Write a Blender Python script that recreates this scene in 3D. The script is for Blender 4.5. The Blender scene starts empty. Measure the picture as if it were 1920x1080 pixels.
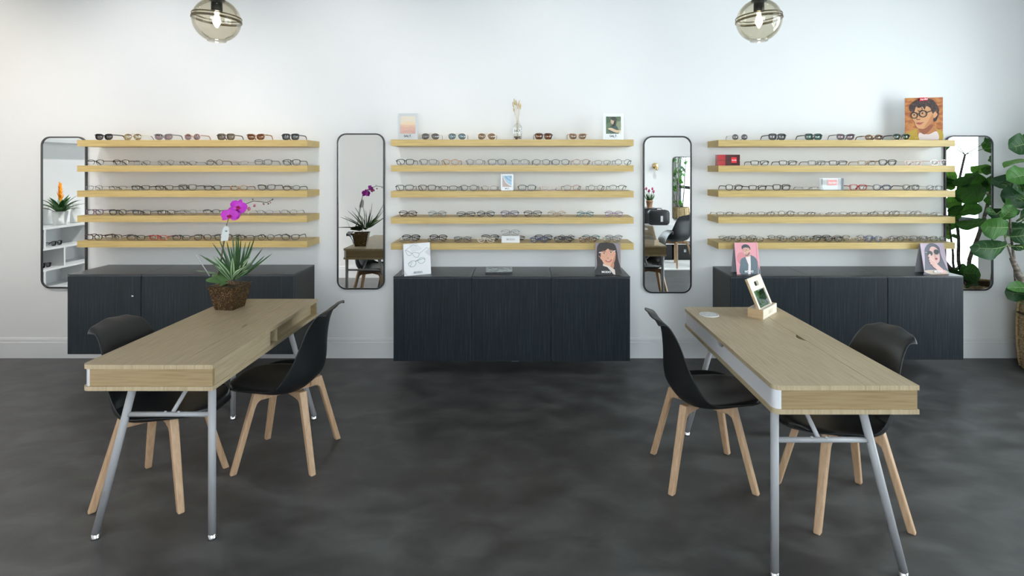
import bpy, math, random
from mathutils import Vector, Matrix, Euler
PI = math.pi
R = random.Random(7)
sc = bpy.context.scene
COL = sc.collection
F = 1040.0; VX = 985.0; VY = 315.0; H = 1.58; DW = 4.62     # focal length in pixels, vanishing point, eye height, distance to the wall

def P(px, py, d):
    return Vector(((px-VX)*d/F, d-DW, H+(VY-py)*d/F))
def PX(px, d):
    return (px-VX)*d/F

# ------------------------------------------------------------------ materials
MATS = {}
def srgb(r, g, b):
    f = lambda c: (c/255/12.92) if c <= 10 else ((c/255+.055)/1.055)**2.4
    return (f(r), f(g), f(b))
def mat(name, col=(.8,.8,.8), rough=.5, metal=0, spec=.5, emit=None, estr=0, coat=0):
    if name in MATS: return MATS[name]
    m = bpy.data.materials.new(name); m.use_nodes = True
    b = m.node_tree.nodes['Principled BSDF']
    b.inputs['Base Color'].default_value = (*col, 1)
    b.inputs['Roughness'].default_value = rough
    b.inputs['Metallic'].default_value = metal
    b.inputs['Specular IOR Level'].default_value = spec
    b.inputs['Coat Weight'].default_value = coat
    b.inputs['Coat Roughness'].default_value = .08
    if emit:
        b.inputs['Emission Color'].default_value = (*emit, 1); b.inputs['Emission Strength'].default_value = estr
    MATS[name] = m
    return m
def ramp_mat(name, stops, scale=(1,1,1), nscale=5, detail=4, rough=.5, spec=.5, distort=0, bump=0, metal=0, rough2=None, coat=0):
    """noise driven colour ramp in object coordinates"""
    m = mat(name, (1,1,1), rough, metal, spec, coat=coat)
    nt = m.node_tree; N = nt.nodes; L = nt.links; b = N['Principled BSDF']
    tc = N.new('ShaderNodeTexCoord'); mp = N.new('ShaderNodeMapping'); mp.inputs['Scale'].default_value = scale
    no = N.new('ShaderNodeTexNoise'); no.inputs['Scale'].default_value = nscale; no.inputs['Detail'].default_value = detail
    no.inputs['Distortion'].default_value = distort
    cr = N.new('ShaderNodeValToRGB')
    L.new(tc.outputs['Object'], mp.inputs['Vector']); L.new(mp.outputs['Vector'], no.inputs['Vector'])
    L.new(no.outputs['Fac'], cr.inputs['Fac']); L.new(cr.outputs['Color'], b.inputs['Base Color'])
    el = cr.color_ramp.elements
    while len(el) > 1: el.remove(el[-1])
    el[0].position = stops[0][0]; el[0].color = (*stops[0][1], 1)
    for p, c in stops[1:]:
        e = el.new(p); e.color = (*c, 1)
    if bump:
        bp = N.new('ShaderNodeBump'); bp.inputs['Strength'].default_value = bump; bp.inputs['Distance'].default_value = .01
        L.new(no.outputs['Fac'], bp.inputs['Height']); L.new(bp.outputs['Normal'], b.inputs['Normal'])
    if rough2 is not None:
        mr = N.new('ShaderNodeMapRange'); mr.inputs['To Min'].default_value = rough; mr.inputs['To Max'].default_value = rough2
        L.new(no.outputs['Fac'], mr.inputs['Value']); L.new(mr.outputs['Result'], b.inputs['Roughness'])
    return m
def clear_mat(name, tint=(1,1,1), gl=.06, rough=.02, edge=.5):
    """thin clear sheet: straight-through light with a little mirror reflection"""
    if name in MATS: return MATS[name]
    m = bpy.data.materials.new(name); m.use_nodes = True
    nt = m.node_tree; N = nt.nodes; L = nt.links
    for n in list(N): N.remove(n)
    o = N.new('ShaderNodeOutputMaterial'); t = N.new('ShaderNodeBsdfTransparent'); g = N.new('ShaderNodeBsdfGlossy')
    t.inputs['Color'].default_value = (*tint, 1); g.inputs['Roughness'].default_value = rough
    g.inputs['Color'].default_value = (1,1,1,1)
    lw = N.new('ShaderNodeLayerWeight'); lw.inputs['Blend'].default_value = .15
    mr = N.new('ShaderNodeMapRange'); mr.inputs['To Min'].default_value = gl; mr.inputs['To Max'].default_value = edge
    mx = N.new('ShaderNodeMixShader')
    L.new(lw.outputs['Fresnel'], mr.inputs['Value']); L.new(mr.outputs['Result'], mx.inputs['Fac'])
    L.new(t.outputs[0], mx.inputs[1]); L.new(g.outputs[0], mx.inputs[2]); L.new(mx.outputs[0], o.inputs[0])
    MATS[name] = m
    return m

oak = ramp_mat('oak_shelf', [(.3, (.47,.325,.105)), (.5, (.56,.40,.142)), (.7, (.62,.455,.175))], (1.6,40,40), 3.2, 5, .42, .5, .3)
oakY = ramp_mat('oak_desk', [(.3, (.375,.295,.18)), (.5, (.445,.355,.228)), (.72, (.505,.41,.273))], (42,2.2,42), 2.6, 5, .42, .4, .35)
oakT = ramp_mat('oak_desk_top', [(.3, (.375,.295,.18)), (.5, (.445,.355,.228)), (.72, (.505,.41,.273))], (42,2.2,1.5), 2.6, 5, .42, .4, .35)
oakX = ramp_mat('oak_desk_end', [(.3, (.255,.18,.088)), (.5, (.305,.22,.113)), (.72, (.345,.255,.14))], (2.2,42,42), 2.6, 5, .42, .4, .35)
oakE = ramp_mat('oak_desk_edge', [(.3, (.46,.355,.21)), (.7, (.60,.48,.32))], (70,70,1), 2.6, 3, .45, .4)
blackwood = ramp_mat('black_oak_veneer', [(.3, (.004,.006,.008)), (.55, (.0085,.0135,.018)), (.75, (.020,.029,.037))], (38,38,1.3), 3.0, 6, .46, .22, .3, .10)
bw_ = blackwood.node_tree.nodes['Principled BSDF']; bw_.inputs['Sheen Weight'].default_value = .3; bw_.inputs['Sheen Roughness'].default_value = .45; bw_.inputs['Sheen Tint'].default_value = (.62,.78,.90,1)
blacktop = ramp_mat('black_oak_top', [(.3, (.010,.011,.013)), (.7, (.030,.034,.038))], (1.5,40,40), 3.0, 5, .33, .5, .2, .08)
blackedge = mat('black_board_side', (.013,.012,.012), .5)
beech = ramp_mat('beech_leg', [(.3, (.46,.29,.17)), (.7, (.57,.385,.245))], (30,30,2), 2.5, 4, .45, .4)
shellm = mat('black_plastic_shell', (.0085,.0095,.0105), .45, 0, .38)
padm = mat('black_leatherette', (.010,.010,.011), .38, 0, .5)
whitemetal = mat('white_powder_coat', (.36,.36,.375), .4)
whitelac = mat('white_lacquer', (.74,.735,.77), .35)
chrome = mat('chrome', (.75,.75,.76), .18, 1)
rubber = mat('black_rubber', (.012,.012,.012), .7)
wallm = ramp_mat('white_wall_paint', [(.3,(.865,.868,.87)),(.7,(.885,.888,.888))], (1,1,1), 1.5, 2, .75, .2)
trimm = mat('white_trim_paint', (.80,.81,.82), .4)
ceilm = mat('low_bounce_ceiling', (.16,.165,.17), .8, 0, .2)  # unseen ceiling, toned dark to cut light bounced onto the foreground
mirrorm = mat('mirror_silver', (.88,.91,.91), .0, 1)
blackframe = mat('black_metal_frame', (.012,.012,.013), .35, 0, .5)
blackmetal = mat('black_lamp_metal', (.010,.011,.012), .4)
brass = mat('brass', (.78,.58,.28), .25, 1)
paper = mat('white_card', (.80,.80,.81), .45)
papergrey = mat('grey_card_back', (.42,.41,.45), .6)
greentag = mat('green_ink', (.05,.16,.12), .6)
ink = mat('dark_ink', (.035,.035,.04), .6)
greyink = mat('grey_ink', (.38,.38,.40), .6)
whiteink = mat('white_ink', (.88,.88,.88), .5)
acrylic = clear_mat('clear_acrylic', (.97,.98,.985), .02, .02, .5)

# ------------------------------------------------------------------ mesh builder
class MB:
    def __init__(s): s.v = []; s.f = []; s.mi = []; s.mats = []; s.sm = []
    def m(s, mat_):
        if mat_ not in s.mats: s.mats.append(mat_)
        return s.mats.index(mat_)
    def add(s, vs, fs, mat_, smooth=False, M=None):
        o = len(s.v); k = s.m(mat_)
        for p in vs:
            p = Vector(p)
            s.v.append(M @ p if M else p)
        for f in fs:
            s.f.append([i+o for i in f]); s.mi.append(k); s.sm.append(smooth)
        return s
    def box(s, a, b, mat_, M=None, bev=0):
        x0,y0,z0 = [min(a[i],b[i]) for i in range(3)]; x1,y1,z1 = [max(a[i],b[i]) for i in range(3)]
        if bev:
            poly = []
            e = min(bev, (x1-x0)/2.01, (y1-y0)/2.01)
            poly = [(x0+e,y0),(x1-e,y0),(x1,y0+e),(x1,y1-e),(x1-e,y1),(x0+e,y1),(x0,y1-e),(x0,y0+e)]
            return s.prism(poly, z0, z1, mat_, M)
        vs = [(x0,y0,z0),(x1,y0,z0),(x1,y1,z0),(x0,y1,z0),(x0,y0,z1),(x1,y0,z1),(x1,y1,z1),(x0,y1,z1)]
        return s.add(vs, [(0,3,2,1),(4,5,6,7),(0,1,5,4),(1,2,6,5),(2,3,7,6),(3,0,4,7)], mat_, False, M)
    def prism(s, poly, z0, z1, mat_, M=None, smooth=False):
        n = len(poly)
        vs = [(x,y,z0) for x,y in poly] + [(x,y,z1) for x,y in poly]
        fs = [tuple(reversed(range(n))), tuple(range(n,2*n))] + [(i,(i+1)%n,(i+1)%n+n,i+n) for i in range(n)]
        return s.add(vs, fs, mat_, smooth, M)
    def lathe(s, prof, mat_, n=24, M=None, smooth=True, caps=True, closed=False):
        vs = []; fs = []; k = len(prof)
        for r, z in prof:
            for i in range(n):
                a = 2*PI*i/n; vs.append((r*math.cos(a), r*math.sin(a), z))
        for j in range(k-1 if not closed else k):
            jj = (j+1) % k
            for i in range(n): fs.append((j*n+i, j*n+(i+1)%n, jj*n+(i+1)%n, jj*n+i))
        if caps and not closed:
            fs.append(tuple(reversed(range(n)))); fs.append(tuple((k-1)*n+i for i in range(n)))
        return s.add(vs, fs, mat_, smooth, M)
    def tube(s, pts, r, mat_, n=8, smooth=True, M=None, flat=None, up=(0,0,1)):
        """swept tube, r a number or list; flat=(a,b) gives a rectangular section"""
        pts = [Vector(p) for p in pts]; k = len(pts)
        rr = r if isinstance(r, (list, tuple)) else [r]*k
        vs = []; fs = []
        upv = Vector(up); prev = None
        for j in range(k):
            t = (pts[min(j+1,k-1)]-pts[max(j-1,0)]).normalized()
            if flat:
                a = t.cross(upv)
                if a.length < 1e-4: a = t.cross(Vector((1,0,0)))
                a.normalize(); b = a.cross(t).normalized()
            else:
                ref = prev if prev is not None else (Vector((0,0,1)) if abs(t.z) < .9 else Vector((1,0,0)))
                a = t.cross(ref)
                if a.length < 1e-4: a = t.cross(Vector((1,0,0)))
                a.normalize(); b = a.cross(t).normalized(); prev = b
            if flat:
                fa, fb = flat; fa *= rr[j]; fb *= rr[j]
                for u, w in ((-1,-1),(1,-1),(1,1),(-1,1)): vs.append(pts[j]+a*u*fa/2+b*w*fb/2)
            else:
                for i in range(n):
                    an = 2*PI*i/n; vs.append(pts[j]+(a*math.cos(an)+b*math.sin(an))*rr[j])
        if flat: n = 4; smooth = False
        for j in range(k-1):
            for i in range(n): fs.append((j*n+i, j*n+(i+1)%n, (j+1)*n+(i+1)%n, (j+1)*n+i))
        fs.append(tuple(reversed(range(n)))); fs.append(tuple((k-1)*n+i for i in range(n)))
        return s.add(vs, fs, mat_, smooth, M)
    def ball(s, c, r, mat_, n=12, M=None, sc_=(1,1,1)):
        vs = []; fs = []; k = max(6, n//2)
        for j in range(k+1):
            th = PI*j/k
            for i in range(n):
                a = 2*PI*i/n
                vs.append((c[0]+r*sc_[0]*math.sin(th)*math.cos(a), c[1]+r*sc_[1]*math.sin(th)*math.sin(a), c[2]-r*sc_[2]*math.cos(th)))
        for j in range(k):
            for i in range(n): fs.append((j*n+i, j*n+(i+1)%n, (j+1)*n+(i+1)%n, (j+1)*n+i))
        return s.add(vs, fs, mat_, True, M)
    def grid(s, fn, nu, nv, mat_, smooth=True, M=None):
        vs = [fn(i/nu, j/nv) for j in range(nv+1) for i in range(nu+1)]
        fs = [(j*(nu+1)+i, j*(nu+1)+i+1, (j+1)*(nu+1)+i+1, (j+1)*(nu+1)+i) for j in range(nv) for i in range(nu)]
        return s.add(vs, fs, mat_, smooth, M)
    def mesh(s, name):
        me = bpy.data.meshes.new(name)
        me.from_pydata([tuple(p) for p in s.v], [], s.f)
        for m_ in s.mats: me.materials.append(m_)
        me.polygons.foreach_set('material_index', s.mi)
        me.polygons.foreach_set('use_smooth', s.sm)
        me.update()
        return me
    def build(s, name, parent=None, label=None, loc=None):
        return link(name, s.mesh(name), parent, label, loc)
def link(name, me, parent=None, label=None, loc=None):
    o = bpy.data.objects.new(name, me); COL.objects.link(o)
    if parent: o.parent = parent
    if label: o['label'] = label
    if loc is not None: o.location = loc
    return o
def thing(name, label, cat, loc=(0,0,0), rz=0, group=None):
    o = bpy.data.objects.new(name, None); COL.objects.link(o); o.empty_display_size = .05
    o.location = loc; o.rotation_euler = (0,0,rz)
    tag(o, label, cat, group); return o
def tag(o, label, cat, group=None):
    o['label'] = label; o['category'] = cat
    if group: o['group'] = group
    return o
def struct(o):
    o['kind'] = 'structure'; return o
def copy_tree(o, parent=None):
    c = o.copy(); COL.objects.link(c)
    if parent: c.parent = parent
    for ch in list(o.children): copy_tree(ch, c)
    return c
def mod(o, typ, **kw):
    m = o.modifiers.new(typ.title(), typ)
    for k, v in kw.items(): setattr(m, k, v)
    return o
def spline(pts, t):
    """Catmull-Rom through tuples, t in 0..1"""
    n = len(pts)-1; x = min(max(t,0),1)*n; i = min(int(x), n-1); f = x-i
    p0, p1, p2, p3 = pts[max(i-1,0)], pts[i], pts[i+1], pts[min(i+2,n)]
    return tuple(.5*((2*b)+(-a+c)*f+(2*a-5*b+4*c-d)*f*f+(-a+3*b-3*c+d)*f**3) for a,b,c,d in zip(p0,p1,p2,p3))
def rrect(w, h, r, n=8):
    pts = []
    for cx, cy, a0 in ((w/2-r,h/2-r,0),(-w/2+r,h/2-r,PI/2),(-w/2+r,-h/2+r,PI),(w/2-r,-h/2+r,1.5*PI)):
        for i in range(n+1):
            a = a0+PI/2*i/n; pts.append((cx+r*math.cos(a), cy+r*math.sin(a)))
    return pts
def text_mesh(s, size, mat_, extr=.0003, shear=0, name='lettering', bold=0):
    cu = bpy.data.curves.new('t', 'FONT'); cu.body = s; cu.size = size; cu.extrude = extr; cu.align_x = 'CENTER'; cu.shear = shear
    cu.offset = bold; cu.resolution_u = 3
    o = bpy.data.objects.new('t', cu); COL.objects.link(o)
    dg = bpy.context.evaluated_depsgraph_get()
    me = bpy.data.meshes.new_from_object(o.evaluated_get(dg))
    COL.objects.unlink(o); bpy.data.objects.remove(o); bpy.data.curves.remove(cu)
    me.name = name; me.materials.clear(); me.materials.append(mat_)
    return me
UPRIGHT = Matrix.Rotation(PI/2, 4, 'X')       # drawing plane (x, y) -> (x, z), facing -y

class Pic:
    """flat printed picture: layers of coloured shapes on a w x h sheet standing in the x-z plane, facing -y"""
    def __init__(s, w, h, bg, dy=0): s.mb = MB(); s.w = w; s.h = h; s.k = 0; s.dy = dy; s.poly([(0,0),(1,0),(1,1),(0,1)], bg)
    def poly(s, pts, m):
        y = s.dy-.00025*s.k; s.k += 1
        s.mb.add([((x-.5)*s.w, y, z*s.h) for x, z in pts], [tuple(range(len(pts)))], m)
    def ell(s, cx, cz, rx, rz, m, rot=0, n=20, a0=0, a1=2*PI):
        pts = []
        for i in range(n):
            a = a0+(a1-a0)*i/(n if a1-a0 > 6.2 else n-1)
            x, z = rx*math.cos(a), rz*math.sin(a)*s.h/s.w
            x, z = x*math.cos(rot)-z*math.sin(rot), x*math.sin(rot)+z*math.cos(rot)
            pts.append((cx+x, cz+z*s.w/s.h))
        s.poly(pts, m)
    def line(s, pts, t, m, close=False):
        """thick polyline; t in units of sheet width"""
        q = [Vector((x*s.w, z*s.h)) for x, z in pts]
        if close: q.append(q[0])
        y = s.dy-.00025*s.k; s.k += 1
        vs = []; n = len(q)
        for i in range(n):
            d = (q[min(i+1,n-1)]-q[max(i-1,0)])
            if close and i in (0, n-1): d = q[1]-q[-2]
            d.normalize(); nn = Vector((-d.y, d.x))*t*s.w/2
            for p in (q[i]+nn, q[i]-nn): vs.append((p.x-s.w/2, y, p.y))
        s.mb.add(vs, [(2*i,2*i+1,2*i+3,2*i+2) for i in range(n-1)], m)
    def ring(s, cx, cz, rx, rz, t, m, n=20):
        s.line([(cx+rx*math.cos(2*PI*i/n), cz+rz*math.sin(2*PI*i/n)) for i in range(n)], t, m, True)
def smooth_poly(pts, n=4):
    out = []; k = len(pts)
    for i in range(k):
        p0, p1, p2, p3 = pts[i-1], pts[i], pts[(i+1)%k], pts[(i+2)%k]
        for j in range(n):
            f = j/n
            out.append(tuple(.5*((2*b)+(-a+c)*f+(2*a-5*b+4*c-d)*f*f+(-a+3*b-3*c+d)*f**3) for a,b,c,d in zip(p0,p1,p2,p3)))
    return out
ORD = ['first','second','third','fourth','fifth','sixth','seventh','eighth','ninth','tenth','eleventh','twelfth','thirteenth','fourteenth','fifteenth','sixteenth']
# ------------------------------------------------------------------ room shell
XL, XR, YF = -5.35, 4.40, -6.2
CEIL = 3.35
YP, XP = -3.4, -1.85            # partition in front on the left
floorm = ramp_mat('grey_vinyl_floor', [(.34,(.040,.039,.039)),(.5,(.060,.059,.059)),(.66,(.088,.087,.087))], (1,1.5,1), 4.2, 10, .40, .4, .35, 0, 0, .55)
struct(MB().box((XL-.15,YF-.15,-.1),(XR+.15,.15,0), floorm).build('floor'))
struct(MB().box((XL-.15,YF-.15,CEIL),(XR+.15,.15,CEIL+.1), ceilm).build('ceiling'))
struct(MB().box((XL-.15,0,0),(XR+.15,.15,CEIL), wallm).build('wall_back'))
struct(MB().box((XL-.15,YP,0),(XL,0,CEIL), wallm).build('wall_left'))
FX0, FX1, FZ0, FZ1 = -1.68, 1.95, .95, 2.75            # added opening behind the camera, unseen, lets frontal daylight reach the shelves
w = MB(); w.box((XP,YF-.15,0),(FX0,YF,CEIL), wallm); w.box((FX1,YF-.15,0),(XR+.15,YF,CEIL), wallm); w.box((FX0,YF-.15,0),(FX1,YF,FZ0), wallm); w.box((FX0,YF-.15,FZ1),(FX1,YF,CEIL), wallm)
struct(w.build('wall_front'))
w = MB(); w.box((XL-.15,YP-.12,0),(XP,YP,CEIL), wallm); w.box((XP-.12,YF-.15,0),(XP,YP-.12,CEIL), wallm)
struct(w.build('wall_partition'))
# right wall with the shop window
WY0, WY1, WZ0, WZ1 = -.80, -4.6, .22, 3.05
w = MB()
w.box((XR,WY0,0),(XR+.15,0,CEIL), wallm); w.box((XR,YF,0),(XR+.15,WY1,CEIL), wallm)
w.box((XR,WY1,0),(XR+.15,WY0,WZ0), wallm); w.box((XR,WY1,WZ1),(XR+.15,WY0,CEIL), wallm)
struct(w.build('wall_right'))
wf = mat('dark_window_frame', (.03,.033,.036), .4)
win = struct(thing('window_1', 'tall shop window with dark frame in the right wall', 'window', (XR+.09,(WY0+WY1)/2,WZ0)))
del win['category']; del win['label']
hw = (WY0-WY1)/2; hh = WZ1-WZ0
f = MB()
for a, b in (((-.03,-hw,0),(.03,hw,.06)), ((-.03,-hw,hh-.06),(.03,hw,hh)), ((-.03,-hw,.06),(.03,-hw+.06,hh-.06)), ((-.03,hw-.06,.06),(.03,hw,hh-.06)),
             ((-.03,-.03,.06),(.03,.03,hh-.06)), ((-.03,-hw+.06,.78),(.03,-.03,.86)), ((-.03,.03,.78),(.03,hw-.06,.86))):
    f.box(a, b, wf)
f.build('window_frame', win)
gl = clear_mat('window_glass', (.97,.985,.985), .04, 0, .6)
for y0, y1 in ((-hw+.06,-.03),(.03,hw-.06)):
    for z0, z1 in ((.06,.78),(.86,hh-.06)):
        MB().box((-.004,y0,z0),(.004,y1,z1), gl).build('window_pane', win)
added_win = struct(thing('added_window', '', '', ((FX0+FX1)/2,YF-.09,FZ0))); del added_win['category']; del added_win['label']
f = MB(); h2, z2 = (FX1-FX0)/2, FZ1-FZ0
for a, b in (((-h2,-.03,0),(h2,.03,.06)), ((-h2,-.03,z2-.06),(h2,.03,z2)), ((-h2,-.03,.06),(-h2+.06,.03,z2-.06)), ((h2-.06,-.03,.06),(h2,.03,z2-.06)), ((-.03,-.03,.06),(.03,.03,z2-.06))): f.box(a, b, wf)
f.build('window_frame', added_win)
for x0, x1 in ((-h2+.06,-.03),(.03,h2-.06)): MB().box((x0,-.004,.06),(x1,.004,z2-.06), gl).build('window_pane', added_win)
# baseboards: flat board with stepped cap
def baseboard(name, p0, p1, nrm):
    """along the segment p0-p1 on the wall face, nrm points into the room"""
    p0, p1, n = Vector(p0), Vector(p1), Vector(nrm)
    prof = [(0,0),(.014,0),(.014,.128),(.010,.134),(.010,.152),(.005,.166),(0,.168)]
    k = len(prof); vs = []
    for p in (p0, p1):
        for o_, z in prof: vs.append(p+n*o_+Vector((0,0,z)))
    fs = [(i,(i+1)%k,(i+1)%k+k,i+k) for i in range(k)]+[tuple(range(k)), tuple(reversed(range(k,2*k)))]
    struct(MB().add(vs, fs, trimm).build(name))
baseboard('baseboard_back', (XL,0,0), (XR,0,0), (0,-1,0))
baseboard('baseboard_left', (XL,YP,0), (XL,-.014,0), (1,0,0))
baseboard('baseboard_partition', (XL+.014,YP,0), (XP,YP,0), (0,1,0))
baseboard('baseboard_front', (XP,YF,0), (XR,YF,0), (0,1,0))
baseboard('baseboard_right', (XR,YF+.014,0), (XR,-.014,0), (-1,0,0))

# ------------------------------------------------------------------ floating shelves
UNITS = {'left':   dict(x0=PX(144.5,4.36), x1=PX(576,4.36), z=[1.800,1.600,1.402,1.205,1.006]),
         'centre': dict(x0=PX(733,4.36), x1=PX(1188,4.36), z=[1.804,1.602,1.398,1.192,.988]),
         'right':  dict(x0=PX(1347,4.36), x1=PX(1791,4.36), z=[1.800,1.599,1.402,1.196,.993])}
RANK = ['topmost','second from the top','middle','second from the bottom','lowest']
ROWW = ['top shelf','second shelf','third shelf','fourth shelf','bottom shelf']
WHERE = {'left':'on the left, near the orchid', 'centre':'between two mirrors', 'right':'beside the big-leaved plant'}
for un, u in UNITS.items():
    L_ = u['x1']-u['x0']
    for i, z in enumerate(u['z']):
        s = MB(); s.box((0,-.26,-.05),(L_,-.0005,0), oak)
        o = s.build('floating_shelf', None, None, (u['x0'],0,z))
        tag(o, f'oak floating shelf, {RANK[i]} of the five {WHERE[un]}', 'shelf', f'oak shelves of the {"middle" if un == "centre" else un} wall unit')

# ------------------------------------------------------------------ wall cabinets
D_C = .42
def cabinet(x0, x1, z0, z1, label, left_end, right_end, lock=False, tab=False):
    t = thing('wall_cabinet', label, 'cabinet', (x0,0,z0), 0, 'black wall cabinets under the shelves')
    w_, h_ = x1-x0, z1-z0
    e = .0015
    c = MB()
    c.box((e,-D_C+.022,0),(.018,-.001,h_-.012), blackedge); c.box((w_-.018,-D_C+.022,0),(w_-e,-.001,h_-.012), blackedge)
    c.box((.018,-D_C+.022,0),(w_-.018,-.001,.018), blackedge); c.box((.018,-.02,.018),(w_-.018,-.001,h_-.012), blackedge)
    c.build('carcass', t)
    MB().box((e,-D_C+.002,h_-.012),(w_-e,-.001,h_), blacktop).build('top_panel', t)
    dr = MB().box((.003,-D_C,.0),(w_-.003,-D_C+.019,h_-.015), blackwood, None).build('door', t)
    if lock:
        k = MB(); k.lathe([(.0,0),(.009,0),(.009,.006),(.006,.008),(.004,.009)], chrome, 14, Matrix.Translation((w_-.062,-D_C,h_-.165)) @ Matrix.Rotation(PI/2,4,'X'))
        k.build('lock', dr, 'small chrome cabinet lock')
    if tab:
        k = MB(); k.box((w_*.50,-D_C+.03,-.012),(w_*.50+.055,-D_C+.075,0), whitelac); k.build('mounting_tab', t, 'small white tab under the cabinet')
    return t
LT = [('black-stained wooden wall cabinet with a chrome lock, below the left mirror', 0), ('black wall cabinet behind the orchid pot, middle of the left three', 0), ('black wall cabinet at the right end of the left three, behind the orchid table', 0)]
dc = D_C; dcam = DW-D_C
xs = [PX(p, dcam) for p in (126,264.5,405,550.5)]
for i in range(3): cabinet(xs[i], xs[i+1], .170, .775, LT[i][0], i==0, i==2, lock=(i==0))
CT = ['black wall cabinet under the white card with drawn glasses, left of the middle three', 'black wall cabinet under the magazine, middle of the middle three, white tab below', 'black wall cabinet under the smiling woman card, right of the middle three']
xs = [PX(p, dcam) for p in (737,884,1034,1182)]
for i in range(3): cabinet(xs[i], xs[i+1], .118, .758, CT[i], i==0, i==2, tab=(i==1))
RT = ['bluish black wall cabinet under the pink man card, left of the right three', 'bluish black wall cabinet, middle of the right three, behind the right table', 'bluish black wall cabinet under the sunglasses woman card, beside the right mirror']
xs = [PX(p, dcam) for p in (1371,1519.5,1664.5,1807)]
for i in range(3): cabinet(xs[i], xs[i+1], .128, .762, RT[i], i==0, i==2)

# ------------------------------------------------------------------ wall mirrors
def wall_mirror(px0, px1, py0, py1, label, y=0, flip=False, rect=None):
    d = 4.60
    if rect: x0, x1, z0, z1 = rect
    else: x0, x1 = PX(px0,d), PX(px1,d); z0, z1 = H+(VY-py1)*d/F, H+(VY-py0)*d/F
    w_, h_ = x1-x0, z1-z0; r = .075
    t = thing('wall_mirror', label, 'mirror', ((x0+x1)/2, y, (z0+z1)/2), PI if flip else 0, 'black framed rounded wall mirrors')
    o_, i_ = rrect(w_, h_, r), rrect(w_-.024, h_-.024, r-.012)
    n = len(o_); vs = []
    for pts, yy in ((o_,-.004),(o_,-.020),(i_,-.020),(i_,-.014)): vs += [(x,yy,z) for x,z in pts]
    fs = [(j*n+i, j*n+(i+1)%n, (j+1)*n+(i+1)%n, (j+1)*n+i) for j in range(3) for i in range(n)]
    MB().add(vs, fs, blackframe).build('frame', t)
    g = MB(); g.add([(x*.999,-.0145,z*.999) for x,z in rrect(w_-.022, h_-.022, r-.011)], [tuple(range(n))], mirrorm)
    g.add([(x,-.002,z) for x,z in rrect(w_-.004, h_-.004, r-.002)], [tuple(reversed(range(n)))], blackframe)
    g.build('mirror_glass', t, 'reflecting mirror glass')
wall_mirror(76,161.5,256,541, 'tall black framed mirror at the far left, partly behind the left shelves')
wall_mirror(631.5,721,250,543, 'tall black framed mirror between the left and middle shelves, reflecting the orchid')
wall_mirror(1206,1297,255,550, 'tall black framed mirror between middle and right shelves, reflecting a chair')
wall_mirror(1772,1863,254,545, 'tall black framed mirror on the right, reflecting the window and big leaves')

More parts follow.
